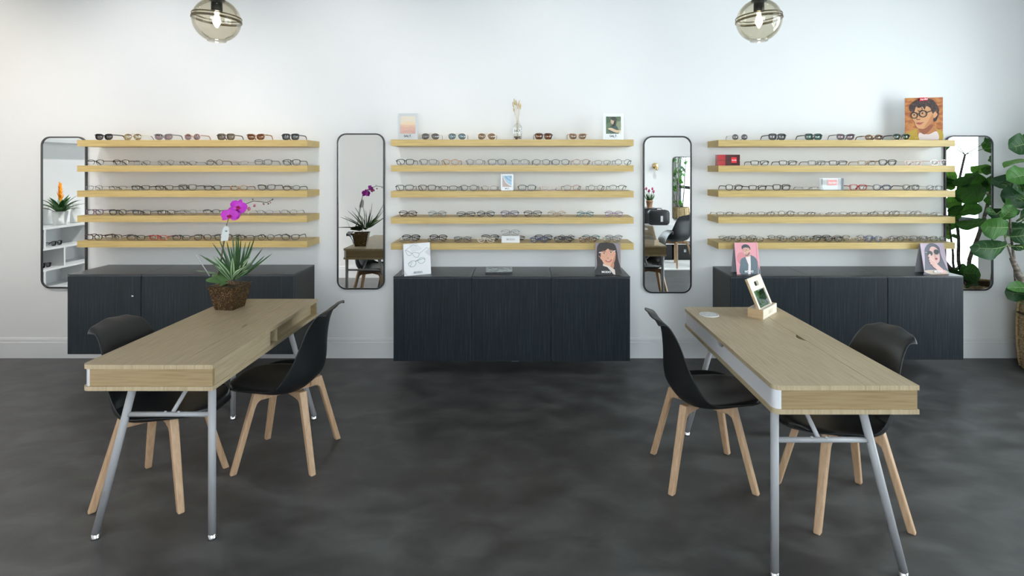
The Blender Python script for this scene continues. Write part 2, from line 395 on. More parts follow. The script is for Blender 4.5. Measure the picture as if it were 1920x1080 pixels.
# ------------------------------------------------------------------ desks
def desk(name, label, x0, x1, y0, y1, flipped):
    """drawer side on -x, open compartments on +x; flipped chooses which end's outer leg splays"""
    W, L_ = x1-x0, y1-y0
    t = thing(name, label, 'table', (x0,y0,0), 0, 'oak writing tables with white metal legs')
    zt, zs, zb = .75, .018, .640
    xm = W*.728
    nc, nr = L_*.5, .052          # finger notch in the top seam
    c = .014
    # main top: rounded outer corners on the drawer side
    def arc(cx, cy, r, a0, a1, n=6): return [(cx+r*math.cos(a0+(a1-a0)*i/n), cy+r*math.sin(a0+(a1-a0)*i/n)) for i in range(n+1)]
    rr_ = .03
    notch = [(xm-.001-.021*math.sin(PI*i/10), nc-nr+2*nr*i/10) for i in range(11)]
    poly = arc(rr_,rr_,rr_,PI,1.5*PI)+[(xm-.001,0)]+notch+[(xm-.001,L_)]+arc(rr_,L_-rr_,rr_,PI/2,PI)
    tp = MB().prism(poly, zt-zs, zt, oakT); tp.build('table_top', t)
    MB().prism([(xm+.001,0),(W,0),(W,L_),(xm+.001,L_)], zt-zs, zt, oakT).build('lid', t)
    # body
    MB().prism(arc(rr_,rr_,rr_,PI,1.5*PI)+[(W,0),(W,L_)]+arc(rr_,L_-rr_,rr_,PI/2,PI), zb, zb+zs, oakT).build('base_panel', t)
    z0, z1 = zb+zs, zt-zs
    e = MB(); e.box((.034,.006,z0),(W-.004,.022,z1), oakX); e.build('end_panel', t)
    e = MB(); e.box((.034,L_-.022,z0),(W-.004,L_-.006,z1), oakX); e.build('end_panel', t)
    # white drawer front with rounded ends and a finger notch at the top
    zn = z1-.022
    d = MB()
    po = arc(.034,.036,.028,PI,1.5*PI)+[(.036,.022),(.022,.04)]
    d.prism([(.006,.036)]+arc(.034,.034,.028,PI,1.5*PI)+[(.034,.022),(.022,.036)], z0, z1, whitelac)
    d.prism([(.006,L_-.036),(.022,L_-.036),(.034,L_-.022)]+list(reversed(arc(.034,L_-.034,.028,PI/2,PI)))[::-1], z0, z1, whitelac)
    yz = [(.036,z0),(L_-.036,z0),(L_-.036,z1)]+[(nc+.05*math.cos(PI*i/10), z1-.024*math.sin(PI*i/10)) for i in range(11)]+[(.036,z1)]
    vs = [(.006,y,z) for y,z in yz]+[(.022,y,z) for y,z in yz]; n = len(yz)
    d.add(vs, [tuple(reversed(range(n))), tuple(range(n,2*n))]+[(i,(i+1)%n,(i+1)%n+n,i+n) for i in range(n)], whitelac)
    d.build('drawer_front', t, 'white drawer front with a finger notch')
    # compartment side: long panel, gap, set-back panel
    b = MB(); b.box((W-.018,.022,z0),(W-.004,L_*.455,z1), oakY); b.build('rear_panel', t)
    b = MB(); b.box((W-.05,L_*.535,z0),(W-.036,L_-.022,z1), oakY); b.box((W-.05,L_*.525,z0),(W-.006,L_*.535,z1), oakY); b.build('cubby_panel', t)
    b = MB(); b.box((W*.55,.022,z0),(W*.57,L_-.022,z1), oakY); b.box((W*.57,L_*.44,z0),(W-.018,L_*.455,z1), oakY); b.build('divider', t)
    # legs
    def leg(xt, xb, y, ft):
        g = MB(); g.tube([(xt,y,zb),(xb,y,.022)], .0155, whitemetal, 16); lg = g.build('leg', t)
        q = MB(); q.lathe([(.010,.024),(.0165,.020),(.0165,.010),(.018,.008),(.018,.0),], chrome, 16, Matrix.Translation((xb,y,0))); q.build('foot', lg, 'chrome levelling foot')
    yn, yf = .028, L_-.028
    sp = .158
    if not flipped:
        A = [(.20,.20-sp,yn),(W-.018,W-.018,yn)]; B = [(W-.19,W-.19+sp+.02,yf),(.035,.035,yf)]
    else:
        A = [(W-.20,W-.20+sp,yn),(.018,.018,yn)]; B = [(.19,.19-sp-.02,yf),(W-.035,W-.035,yf)]
    for xt, xb, y in A+B: leg(xt, xb, y, 0)
    zc = .53
    for pair in (A, B):
        xa = [q[0]+(q[1]-q[0])*(zb-zc)/(zb-.02) for q in pair]; y = pair[0][2]
        g = MB(); g.tube([(min(xa)+.01,y,zc),(max(xa)-.01,y,zc)], .0105, whitemetal, 12)
        xm_ = (xa[0]*.46+xa[1]*.54)
        for dx in (-.028,.028): g.ball((xm_+dx,y-.004,zc+.010), .0065, whitemetal, 8)
        g.build('crossbar', t)
        sgn = 1 if y < L_/2 else -1
        g = MB(); g.tube([(xm_,y+.004*sgn,zc+.008),(xm_,y+.17*sgn,zb+.001)], .0085, whitemetal, 12); g.build('brace', t)
    return t
desk('writing_table', 'oak table on white metal legs, on the left, carrying the potted orchid', -1.875,-1.318, -2.282,-1.100, False)
desk('writing_table', 'oak table on white metal legs, on the right, carrying the small wooden mirror stand', .945,1.503, -2.505,-1.310, True)

# ------------------------------------------------------------------ chairs
CP = [(.300,.412),(.265,.424),(.17,.412),(.07,.400),(-.03,.396),(-.11,.410),(-.158,.450),(-.177,.52),(-.178,.61),(-.182,.70),(-.190,.752),(-.212,.792),(-.240,.818),(-.282,.834)]
CR = [(.215,.418),(.205,.432),(.14,.447),(.06,.449),(0,.447),(-.045,.470),(-.082,.525),(-.112,.58),(-.135,.64),(-.158,.705),(-.178,.750),(-.200,.786),(-.225,.810),(-.258,.822)]
CW = [(.13,),(.19,),(.225,),(.238,),(.24,),(.238,),(.230,),(.218,),(.203,),(.187,),(.174,),(.162,),(.154,),(.150,)]
def shell_pt(u, v):
    a = abs(u); s = a**(4.2 if v < .36 else 4.2-1.8*min(1,(v-.36)/.2))
    p, r, w_ = spline(CP, v), spline(CR, v), spline(CW, v)[0]
    if v > .9:                       # crest: dips a little before the corners
        s2 = (v-.9)/.1
        z_add = -.005*s2*math.sin(PI*min(a/.9,1))**2 + .004*s2*max(0,1-a*1.6) - .022*s2*max(0,a-.80)/.20
    else: z_add = 0
    return Vector((p[0]+(r[0]-p[0])*s, u*w_, p[1]+(r[1]-p[1])*s+z_add))
def make_chair(label):
    t = thing('shell_chair', label, 'chair', (0,0,0), 0, 'black shell chairs with splayed beech legs')
    g = MB(); g.grid(lambda a, b: shell_pt(2*a-1, b), 22, 44, shellm)
    s = g.build('seat_shell', t)
    mod(s, 'SOLIDIFY', thickness=.008, offset=0); mod(s, 'SUBSURF', levels=1, render_levels=1)
    def pad(a, b):
        u = (2*a-1); v = .035+.40*b
        p = shell_pt(u*.88, v); ed = max(0, 1-(abs(u))**6)*max(0,1-abs(2*b-1)**6)
        return p+Vector((0,0,.005+.020*ed**.5))
    g = MB(); g.grid(pad, 20, 20, padm); s = g.build('seat_pad', t); mod(s, 'SUBSURF', levels=1, render_levels=1)
    # cross frame: two diagonal rails under the seat
    zt = .395
    fr = MB()
    for sg in (1,-1):
        a = Vector((.110,.103*sg,.374)); b = Vector((-.110,-.103*sg,.374))
        fr.tube([a*1, b*1], 1, beech, flat=(.022,.046))
    fr.lathe([(.045,.385),(.045,.3955)], blackmetal, 14)
    fr.build('leg_frame', t)
    for sx in (1,-1):
        for sy in (1,-1):
            lx, ly = .205, .192
            ang = math.atan2(sy*ly, sx*lx)
            g = MB(); M = Matrix.Rotation(ang, 4, 'Z')
            ro = math.hypot(lx, ly)
            # outline of the leg in the radial plane (r, z): bracket at the top, long taper to the foot
            out = [(.115,.392),(.150,.398),(.180,.402),(ro+.015,0),(ro-.016,0),(.176,.315),(.166,.340),(.150,.352),(.115,.356)]
            n = len(out); tk = [.019]*n
            vs = []
            for side in (-1,1):
                for r_, z in out:
                    hwid = .0195 if z > .3 else .0145+.005*z/.3
                    vs.append((r_, side*hwid, z))
            fs = [tuple(range(n)), tuple(reversed(range(n,2*n)))]+[(i+n,(i+1)%n+n,(i+1)%n,i) for i in range(n)]
            g.add(vs, fs, beech, False, M)
            lg = g.build('leg', t); mod(lg, 'BEVEL', width=.006, segments=2, limit_method='ANGLE')
    return t
CH = [('black shell chair left of the orchid table, its seat tucked under the table', -1.785,-1.885,0),
      ('black shell chair at the right side of the orchid table, back to the middle cabinets', -1.300,-1.575,PI),
      ('black shell chair left of the right table, back towards the middle of the room', .912,-1.745,0),
      ('black shell chair right of the right table, tucked under its near end', 1.468,-2.03,PI),
      ('black shell chair on the white rug, seen only in the mirror beside the right shelves', 2.42,-4.32,-PI/2-.55)]
ch0 = None
for lb, x, y, a in CH:
    c = make_chair(lb) if ch0 is None else copy_tree(ch0)
    ch0 = ch0 or c
    c['label'] = lb; c.location = (x,y,.0122 if 'rug' in lb else 0); c.rotation_euler = (0,0,a)

# ------------------------------------------------------------------ pendant lamps
smoke = clear_mat('smoked_glass', (.93,.91,.855), .03, .0, .5)
smokeband = clear_mat('dark_glass_band', (.42,.37,.27), .05, .02, .6)
bulbm = mat('lit_bulb', (1,1,1), .3, emit=(1,.93,.78), estr=55)
bulbglass = clear_mat('bulb_glass', (.99,.97,.93), .03, 0, .5)
def pendant(px, py, d, label):
    p = P(px, py, d)
    t = thing('pendant_lamp', label, 'lamp', p, 0, 'smoked glass globe pendants')
    r = .112; prof = []
    for i in range(29):
        a = math.radians(16+ (157-16)*i/28); prof.append((r*math.sin(a)*1.02, r*math.cos(a)))
    prof.append((.0455,-.1075)); prof.append((.0435,-.1085))
    g = MB(); g.lathe(prof, smoke, 40, caps=False); o = g.build('globe_shade', t); mod(o, 'SOLIDIFY', thickness=.003, offset=1)
    b = MB()
    for z0, z1 in ((.018,.024),(-.002,.009)):
        q = []
        for z in (z0, z1): q.append(z)
        rr0 = math.sqrt(r*r-z0*z0)*1.02+.004; rr1 = math.sqrt(r*r-z1*z1)*1.02+.004
        b.lathe([(rr0,z0),(rr1,z1),(rr1-.003,z1),(rr0-.003,z0)], smokeband, 40, Matrix.Rotation(math.radians(4 if px < 900 else -4),4,'Y'), closed=True)
    b.build('glass_band', t, 'dark double band in the glass')
    c = MB(); c.lathe([(.040,.102),(.034,.112),(.020,.128),(.016,.150),(.016,.185),(.008,.192)], blackmetal, 24); c.build('cap', t)
    s = MB(); s.lathe([(.026,.103),(.027,.052),(.025,.046),(.008,.046)], blackmetal, 20); s.build('socket', t)
    k = MB(); k.lathe([(.003,-.036),(.010,-.026),(.0155,-.018),(.018,-.006),(.0155,.008),(.011,.022),(.009,.040)], bulbm, 18); k.build('bulb', t, 'lit clear bulb')
    zt = CEIL-p.z
    c = MB(); c.tube([(0,0,.19),(0,0,zt-.02)], .004, blackmetal, 8); c.build('cord', t)
    c = MB(); c.lathe([(.06,zt-.025),(.06,zt-.001)], blackmetal, 24); c.build('canopy', t)
pendant(406.5,38,2.86, 'smoked glass globe pendant lamp hanging above the left table')
pendant(1423,38.5,2.92, 'smoked glass globe pendant lamp hanging above the right table')
# ------------------------------------------------------------------ eyewear
def fm(key):
    d = {'black':((.010,.010,.011),.25,0),'dark brown':((.045,.022,.014),.25,0),'brown':((.17,.07,.03),.25,0),'amber':((.42,.20,.05),.25,0),
         'grey':((.16,.16,.17),.3,0),'silver':((.20,.20,.215),.3,.5),'gold':((.50,.38,.22),.28,.7),'rose':((.55,.36,.32),.3,.6),
         'red':((.36,.012,.02),.25,0),'navy':((.02,.035,.12),.3,0),'teal':((.025,.14,.16),.3,0),'lilac':((.26,.16,.26),.3,0),'purple':((.09,.045,.10),.3,0),
         'cream':((.72,.66,.55),.3,0),'beige':((.55,.38,.26),.3,0),'tan':((.42,.30,.18),.3,0),'gunmetal':((.03,.03,.033),.3,.2),'white':((.75,.75,.76),.3,0),'green':((.03,.09,.06),.3,0)}
    if key == 'tortoise': return ramp_mat('frame_tortoise', [(.40,(.03,.012,.006)),(.5,(.16,.06,.018)),(.62,(.48,.22,.06))], (1,1,1), 90, 3, .22, .5, .8)
    if key in ('clear','pink clear'):
        return clear_mat('frame_'+key.replace(' ','_'), (.80,.80,.80) if key == 'clear' else (.86,.72,.70), .12, .1, .6)
    c, r, m = d[key]; return mat('frame_'+key.replace(' ','_'), c, r, m)
LENS = {None: clear_mat('clear_lens', (.98,.985,.985), .035, 0, .5)}
for k, c in {'black':(.06,.055,.06),'grey':(.22,.21,.23),'dark grey':(.09,.105,.12),'mauve':(.34,.25,.28),'brown':(.24,.095,.04),'taupe':(.22,.18,.13),'tan':(.34,.24,.17),
             'blue':(.20,.30,.36),'green':(.12,.22,.18),'gold':(.42,.35,.20)}.items():
    LENS[k] = clear_mat('lens_'+k.replace(' ','_'), tuple(math.sqrt(q) for q in c), .10 if k != 'gold' else .4, .02, .5)
#        a     b     n   taper lift  rim   depth
STY = {'round':(.0235,.0220,2.0,0,0,.0028,.0035),'panto':(.0250,.0210,2.4,.08,0,.0038,.004),'square':(.0258,.0205,3.6,.09,.0,.0048,.0048),
       'rectangular':(.0268,.0175,3.8,.06,0,.0040,.004),'cat-eye':(.0262,.0195,2.7,.08,.0055,.0046,.0048),'aviator':(.0280,.0235,2.5,.15,-.001,.0012,.002),
       'oval':(.0262,.0180,2.1,.02,0,.0034,.004),'wire':(.0245,.0195,2.5,.06,0,.0020,.0024),'wire round':(.0240,.0220,2.0,0,0,.0019,.0024),
       'browline':(.0250,.0205,2.6,.10,.001,.0040,.004),'half-rim':(.0262,.0165,3.2,.08,.0,.0020,.003),'rimless':(.0258,.0165,3.0,.05,0,.0,.0)}
SHAPEWORD = {'wire':'thin wire','wire round':'thin round wire','panto':'softly rounded'}
CACHE = {}
def glasses_meshes(style, frame, lens, folded):
    key = (style, frame, lens, folded)
    if key in CACHE: return CACHE[key]
    a, b, n, tp, lift, rim, dep = STY[style]
    if not lens: b *= .88
    fmat = fm(frame); lm = LENS[lens]
    low = fmat
    if style == 'browline': low = fm('gold' if lens else 'silver')
    br = .0175 if style not in ('round','wire round','panto') else .0205
    cx = br/2+a
    K = 26
    def outl(off):
        pts = []
        for i in range(K):
            th = 2*PI*i/K; c, s_ = math.cos(th), math.sin(th)
            x = (a+off)*math.copysign(abs(c)**(2/n), c); z = (b+off)*math.copysign(abs(s_)**(2/n), s_)
            x *= 1+tp*z/b
            if x > 0 and z > 0: z += lift*(x/a)**1.5
            elif x > 0: z += lift*.3*(x/a)**1.5
            if style == 'aviator': x += -.0025*(z/b); z += .0035*(1 if x < 0 else 0)*min(1,abs(x)/a)*(z > 0)*-1
            pts.append((x, z))
        return pts
    zc = b+rim
    def side(sx):
        fr = MB()
        inn = outl(0)
        vs = []; fs = []; fl = []
        if rim:
            out = []
            for i in range(K):
                th = 2*PI*i/K
                up = max(0, min(1, .5+1.2*math.sin(th)))
                t = rim
                if style == 'browline': t = .0012+(rim-.0012)*up
                if style == 'half-rim': t = rim*max(.12, up)
                if style in ('square','cat-eye','rectangular'): t = rim*(.72+.38*up)
                x, z = inn[i]; l = math.hypot(x, z)
                nx, nz = x/l, z/l
                out.append((x+nx*t, z+nz*t))
            for x, z in inn: vs.append((sx*(cx+x), -dep/2, zc+z))
            for x, z in out: vs.append((sx*(cx+x), -dep/2, zc+z))
            for x, z in out: vs.append((sx*(cx+x), dep/2, zc+z))
            for x, z in inn: vs.append((sx*(cx+x), dep/2, zc+z))
            for half, m_ in ((0, fmat), (1, low)):
                ff = []
                for j in range(4):
                    for i in range(K):
                        topi = math.sin(2*PI*(i+.5)/K) > -.05
                        if (topi and half == 0) or (not topi and half == 1):
                            q = (j*K+i, j*K+(i+1)%K, ((j+1)%4)*K+(i+1)%K, ((j+1)%4)*K+i)
                            ff.append(q if sx > 0 else q[::-1])
                fr.add(vs, ff, m_)
        return fr, inn
    front = MB()
    for sx in (1,-1):
        f, inn = side(sx); 
        for k_ in range(len(f.f)): pass
        o = len(front.v); front.v += f.v
        for q, mi, sm in zip(f.f, f.mi, f.sm):
            front.f.append([i+o for i in q]); front.mi.append(front.m(f.mats[mi])); front.sm.append(sm)
    th_ = max(rim*.8, .0014)
    zb = zc+b*.42
    arc = [(-br/2-.001, 0, zb-.001),(-br/4,-.001,zb+.0035),(0,-.0015,zb+.0045),(br/4,-.001,zb+.0035),(br/2+.001,0,zb-.001)]
    front.tube(arc, th_*.62, fmat, 6)
    if style == 'aviator': front.tube([(-br/2-.006,0,zc+b*.93),(0,-.001,zc+b*.98),(br/2+.006,0,zc+b*.93)], .0009, fmat, 6)
    xh = cx+a*(1+tp*.5)+rim; zh = zc+b*.52+lift
    for sx in (1,-1):
        hgt = max(.0030, rim*1.3)
        front.box((sx*(xh-.004), -max(dep,.002)/2, zh-hgt/2),(sx*(xh+.0045), .006, zh+hgt/2), fmat)
    # nose pads for wire styles
    if style in ('wire','wire round','aviator','rimless','half-rim','browline'):
        for sx in (1,-1): front.ball((sx*(br/2-.002),.006,zc-b*.1), .0026, LENS[None], 6, sc_=(.6,1,1.6))
    res = [('frame_front', front.mesh('frame_front'))]
    for sx in (1,-1):
        l = MB(); pts = outl(.0004)
        fr_ = [(sx*(cx+x), -.0002, zc+z) for x, z in pts]; bk = [(sx*(cx+x), .0016, zc+z) for x, z in pts]
        vs = fr_+bk+[(sx*cx,-.0022,zc),(sx*cx,-.0004,zc)]
        fs = []
        for i in range(K):
            j = (i+1)%K
            fs += [(2*K,i,j)[::sx], (2*K+1,K+j,K+i)[::sx], (i,K+i,K+j,j)[::sx]]
        l.add(vs, fs, lm, True); res.append(('lens', l.mesh('lens')))
    acet = style in ('square','cat-eye','rectangular','panto','oval','round','browline')
    hgt, wid = (.0055,.0030) if acet else (.0018,.0016)
    if lens and acet: hgt = .0070
    tipm = fm('black') if not acet else fmat
    for sx in (1,-1):
        g = MB(); x = sx*(xh+.003)
        if not folded:
            p = [(x,.004,zh),(x,.05,zh+.0005),(x,.092,zh-.0005)]; q = [(x,.092,zh-.0005),(x,.105,zh-.005),(x-sx*.003,.122,zh*.5),(x-sx*.006,.136,.004)]
        else:
            oy = .012 if sx > 0 else .019
            p = [(x,.004,zh),(x-sx*.004,oy,zh-.001),(x-sx*.05,oy+.004,zh-.006),(x-sx*.085,oy+.006,zh-.010)]; q = [(x-sx*.085,oy+.006,zh-.010),(x-sx*.105,oy+.008,zh-.018),(x-sx*.128,oy+.009,.006)]
        g.tube(p, 1, fmat, flat=(wid,hgt)); g.tube(q, [1,1.1,1.15,.8][:len(q)] if acet else [1.6]*len(q), tipm, flat=(wid,hgt if acet else .0022))
        res.append(('temple', g.mesh('temple')))
    CACHE[key] = res
    return res
def place_glasses(x, y, z, style, frame, lens, label, group, rz=0, folded=False, sun=None):
    kind = 'sunglasses' if lens else 'eyeglasses'
    t = thing(kind, label, kind, (x,y,z), rz, group)
    t.scale = (1.06,1.06,1.06)
    for nm, me in glasses_meshes(style, frame, lens, folded): link(nm, me, t)
    return t
def row(unit, r, items, d=4.405, base=None, where=None, folded=False, z=None, jit=3):
    zz = UNITS[unit]['z'][r] if z is None else z
    n = len(items)
    for i, it in enumerate(items):
        px, st, fc = it[:3]; ln = it[3] if len(it) > 3 else None
        kind = 'sunglasses' if ln else 'eyeglasses'
        lenw = f' {ln}-lensed' if ln else ''
        sw = SHAPEWORD.get(st, st)
        un_ = 'middle' if unit == 'centre' else unit
        wh = where or f"on the {un_} unit's {ROWW[r]}"
        pos = 'last' if i == n-1 else ORD[i]
        lb = f"{fc}{lenw} {sw} {kind}, {pos} from the left {wh}" if pos != 'last' else f"{fc}{lenw} {sw} {kind}, rightmost {wh}"
        place_glasses(PX(px,d), d-DW, zz, st, fc, ln, lb, f'eyewear on the {un_} unit {ROWW[r]}', math.radians(R.uniform(-jit,jit)), folded)
# left unit
row('left',0,[(195,'cat-eye','black','black'),(249,'aviator','gold','gold'),(307,'cat-eye','silver','mauve'),(361,'round','rose','mauve'),(424,'square','dark brown','taupe'),(480,'cat-eye','tortoise','brown'),(545,'square','black','dark grey')])
row('left',1,[(179,'browline','black'),(227,'browline','dark brown'),(267,'wire','silver'),(311,'wire round','silver'),(353,'half-rim','black'),(403,'round','dark brown'),(449,'half-rim','brown'),(494,'square','grey'),(547,'square','black')])
row('left',2,[(177,'wire','silver'),(221,'half-rim','black'),(264,'rectangular','black'),(308,'rectangular','dark brown'),(352,'square','black'),(399,'rectangular','black'),(448,'oval','tortoise'),(500,'cat-eye','black'),(547,'oval','black')])
row('left',3,[(178,'cat-eye','purple'),(221,'panto','black'),(266,'rectangular','black'),(312,'rectangular','dark brown'),(353,'panto','clear'),(397,'browline','gunmetal'),(452,'wire','rose'),(497,'wire','silver'),(542,'wire round','silver')])
row('left',4,[(176,'cat-eye','dark brown'),(213,'browline','dark brown'),(255,'rectangular','black'),(297.5,'rectangular','red'),(340,'rectangular','black'),(380,'panto','dark brown'),(419,'square','black'),(460,'rectangular','dark brown'),(499,'round','black'),(545,'cat-eye','black')])
# centre unit
row('centre',0,[(807,'aviator','gold','grey'),(857,'aviator','gold','blue'),(912.5,'aviator','gold','tan'),(1019,'square','dark brown','brown'),(1083,'cat-eye','beige','tan')])
row('centre',1,[(760,'square','black'),(803,'square','grey'),(844.5,'panto','amber'),(890,'panto','grey'),(931.7,'square','black'),(975,'browline','black'),(1015,'panto','black'),(1051,'panto','gunmetal'),(1090,'panto','tortoise'),(1130,'wire','gunmetal'),(1168,'round','black')])
row('centre',2,[(759,'square','black'),(801,'square','dark brown'),(841,'rectangular','black'),(879,'panto','black'),(917.5,'wire','brown'),(988,'square','black'),(1030,'wire','rose'),(1072.5,'panto','tortoise'),(1117.5,'round','black'),(1158,'browline','black')])
row('centre',3,[(765,'square','dark brown'),(820,'panto','grey'),(874,'rectangular','black'),(911,'panto','black'),(956,'square','purple'),(999,'square','dark brown'),(1044,'panto','tan'),(1097.5,'round','teal'),(1151,'panto','lilac')], folded=True, jit=6)
row('centre',4,[(764,'wire round','silver'),(818,'wire','grey'),(867,'wire round','gunmetal'),(911,'panto','cream'),(1011,'panto','navy'),(1056,'square','black'),(1102,'panto','tortoise'),(1147,'panto','clear')], where="in the middle unit's bottom front row", folded=True, jit=4)
row('centre',4,[(771,'square','black'),(822,'square','dark brown'),(868,'half-rim','black'),(919,'square','black'),(967,'rectangular','dark brown'),(1019,'square','gunmetal'),(1062,'round','gunmetal'),(1108,'panto','teal'),(1151,'browline','silver')], d=4.52, where="in the middle unit's bottom rear row", folded=True, jit=4)
# right unit
row('right',0,[(1387,'wire round','white','grey'),(1457,'square','black','grey'),(1525,'square','black','green'),(1585,'cat-eye','grey','mauve'),(1638,'oval','tortoise','tan'),(1690,'browline','black','green')])
row('right',1,[(1424,'rectangular','black'),(1477,'rectangular','black'),(1531,'rectangular','grey'),(1571,'rectangular','gunmetal'),(1625,'rectangular','tan'),(1664,'square','black'),(1712,'wire','rose'),(1761,'panto','pink clear')])
row('right',2,[(1376,'panto','black'),(1420,'rectangular','black'),(1465,'square','black'),(1519,'rimless','gunmetal'),(1609,'square','red'),(1653,'panto','navy'),(1708,'panto','black'),(1752,'wire','navy')])
row('right',3,[(1359,'half-rim','black'),(1399,'rimless','gunmetal'),(1436,'half-rim','black'),(1474,'wire round','gunmetal'),(1512,'half-rim','black'),(1552,'rimless','silver'),(1590,'half-rim','grey'),(1630,'half-rim','gunmetal'),(1671,'wire round','gunmetal'),(1712,'wire round','silver'),(1752,'rimless','rose')])
row('right',4,[(1374,'wire round','gunmetal'),(1416,'wire','black'),(1478,'wire round','gunmetal'),(1522,'wire round','black'),(1563,'panto','black'),(1600,'wire','tan'),(1638,'panto','navy'),(1680,'wire round','gunmetal'),(1724,'wire','silver'),(1760,'panto','clear')], where="in the right unit's bottom front row", folded=True, jit=4)
row('right',4,[(1364,'half-rim','black'),(1402,'wire','black'),(1455,'wire','gunmetal'),(1499,'half-rim','dark brown'),(1541,'rectangular','gunmetal'),(1578,'wire','dark brown'),(1622,'wire','navy'),(1685,'half-rim','black'),(1722,'half-rim','gunmetal'),(1750,'rimless','silver')], d=4.52, where="in the right unit's bottom rear row", folded=True, jit=4)

# ------------------------------------------------------------------ signs and pictures
SK = mat('ink_skin', srgb(222,168,130), .5); SKd = mat('ink_skin_shade', srgb(176,112,76), .5); LIP = mat('ink_lips', srgb(186,92,84), .5)
HAIR = mat('ink_black_hair', srgb(38,28,27), .5); HAIR2 = mat('ink_brown_hair', srgb(84,58,48), .5)
def Cm(r,g,b): return mat(f'ink_{r}_{g}_{b}', srgb(r,g,b), .5)
def put_text(parent, s, size, m, x, y, z, shear=0, M=None, bold=0):
    me = text_mesh(s, size, m, .0002, shear, bold=bold)
    me.transform((M or Matrix.Identity(4)) @ Matrix.Translation((x,y,z)) @ UPRIGHT)
    return link('lettering', me, parent)

# two clear stands with white cards on the middle unit's top shelf and a small one lower down
def card_stand(px0, px1, pyt, d, z, label, painter, word, tsize, rz=0):
    w_ = (px1-px0)*d/F; h_ = H+(VY-pyt)*d/F-z
    t = thing('card_stand', label, 'sign', ((px0+px1)/2*d/F-VX*d/F, d-DW, z), rz, 'clear stands with white picture cards')
    a = MB(); a.box((-w_/2,-.001,0),(w_/2,.001,h_), acrylic); a.box((-w_/2,.005,0),(w_/2,.007,h_), acrylic); a.box((-w_/2,-.001,0),(w_/2,.05,.002), acrylic)
    a.build('clear_holder', t)
    c = MB(); c.box((-w_*.46,.0015,.004),(w_*.46,.0045,h_*.985), paper); c.build('card', t)
    pw, ph = w_*.74, h_*.66
    p = Pic(pw, ph, Cm(226,214,196), 0); painter(p)
    me = p.mb.mesh('picture'); me.transform(Matrix.Translation((0,-.0013,h_*.235))); link('picture', me, t)
    put_text(t, word, tsize, ink, 0, -.0015, h_*.105, bold=.0004)
    return t
def desert(p):
    p.poly([(0,0),(1,0),(1,.52),(.8,.56),(.62,.52),(.45,.60),(.2,.52),(0,.56)], Cm(222,188,160))
    p.poly([(.05,.55),(.3,.66),(.5,.72),(.75,.66),(1,.6),(1,.5),(0,.5)], Cm(230,206,176))
    p.poly([(0,.0),(1,0),(1,.36),(.7,.42),(.4,.36),(0,.44)], Cm(214,172,158)); p.poly([(0,0),(1,0),(1,.16),(.55,.22),(0,.12)], Cm(204,164,152))
def hatgirl(p):
    p.poly([(0,0),(1,0),(1,1),(0,1)], Cm(96,116,88)); p.poly([(.6,.3),(1,.2),(1,.75),(.75,.7)], Cm(140,150,118)); p.poly([(0,.55),(.3,.7),(.2,1),(0,1)], Cm(74,98,72))
    p.poly(smooth_poly([(.2,.1),(.85,.05),(.75,.4),(.55,.52),(.3,.45)]), Cm(66,86,84))
    p.ell(.45,.72,.14,.16,Cm(208,178,150)); p.poly(smooth_poly([(.38,.42),(.62,.48),(.66,.8),(.56,.78),(.5,.6)]), Cm(44,42,46))
    p.ell(.52,.86,.26,.10,Cm(78,78,72), -.3); p.ell(.53,.9,.15,.09,Cm(62,62,58), -.2)
    p.poly(smooth_poly([(.12,.3),(.3,.2),(.75,.05),(.98,.2),(.7,.22),(.35,.34)]), Cm(222,194,160)); p.poly([(.82,.0),(1,0),(1,.25)], Cm(226,222,206))
def coast(p):
    p.poly([(0,0),(1,0),(1,1),(0,1)], Cm(176,206,226)); p.poly([(0,0),(1,0),(.6,.2),(.3,.45),(.15,.75),(0,.9)], Cm(196,176,172))
    p.line([(.1,1),(.2,.7),(.4,.4),(.7,.2),(1,.1)], .10, Cm(232,232,232)); p.line([(.3,1),(.5,.75),(.8,.6),(1,.55)], .06, Cm(120,160,200)); p.poly([(.6,1),(1,1),(1,.75)], Cm(150,184,214))
zt = UNITS['centre']['z']
card_stand(745.5,784,212.5,4.42,zt[0], 'white card with a pink desert picture in a clear stand, left on the top shelf', desert, 'SALT.', .026)
card_stand(1131.5,1169,213.5,4.42,zt[0], 'white card picturing a person in a hat, clear stand, right on the top shelf', hatgirl, 'SALT.', .026)
card_stand(939,962.5,326.5,4.42,zt[2], 'small white card with a pale blue coast picture on the middle shelf', coast, 'SALT.', .014)

# portrait poster on the right unit's top shelf
rock = ramp_mat('ink_red_rock', [(.3,srgb(140,72,52)),(.45,srgb(176,104,58)),(.6,srgb(206,140,78)),(.75,srgb(150,70,70))], (1,1,2.2), 16, 5, .45, .4, .5)
curls = ramp_mat('ink_curly_hair', [(.4,srgb(30,20,20)),(.6,srgb(74,50,44)),(.75,srgb(96,64,54))], (1,1,1), 60, 4, .5)
d = 4.47; zz = UNITS['right']['z'][0]
t = thing('portrait_poster', 'large poster of a curly-haired person in glasses and yellow shirt on the right top shelf', 'poster', (PX(1732,d), d-DW, zz+.002), math.radians(-12))
w_, h_ = .272, .345
b = MB(); b.box((-w_/2,.0005,0),(w_/2,.012,h_), paper); b.build('backing_board', t)
p = Pic(w_, h_, rock)
p.poly(smooth_poly([(.0,.02),(.0,.16),(.12,.20),(.33,.28),(.42,.16),(.44,.0),(.02,0)]), Cm(190,158,50))
p.poly(smooth_poly([(.74,.34),(.86,.26),(.99,.20),(1,.02),(.8,0),(.82,.16)]), Cm(190,158,50))
p.poly(smooth_poly([(.34,.30),(.36,.08),(.62,.03),(.86,.10),(.84,.24),(.75,.36),(.72,.60),(.45,.5)]), Cm(188,122,74))
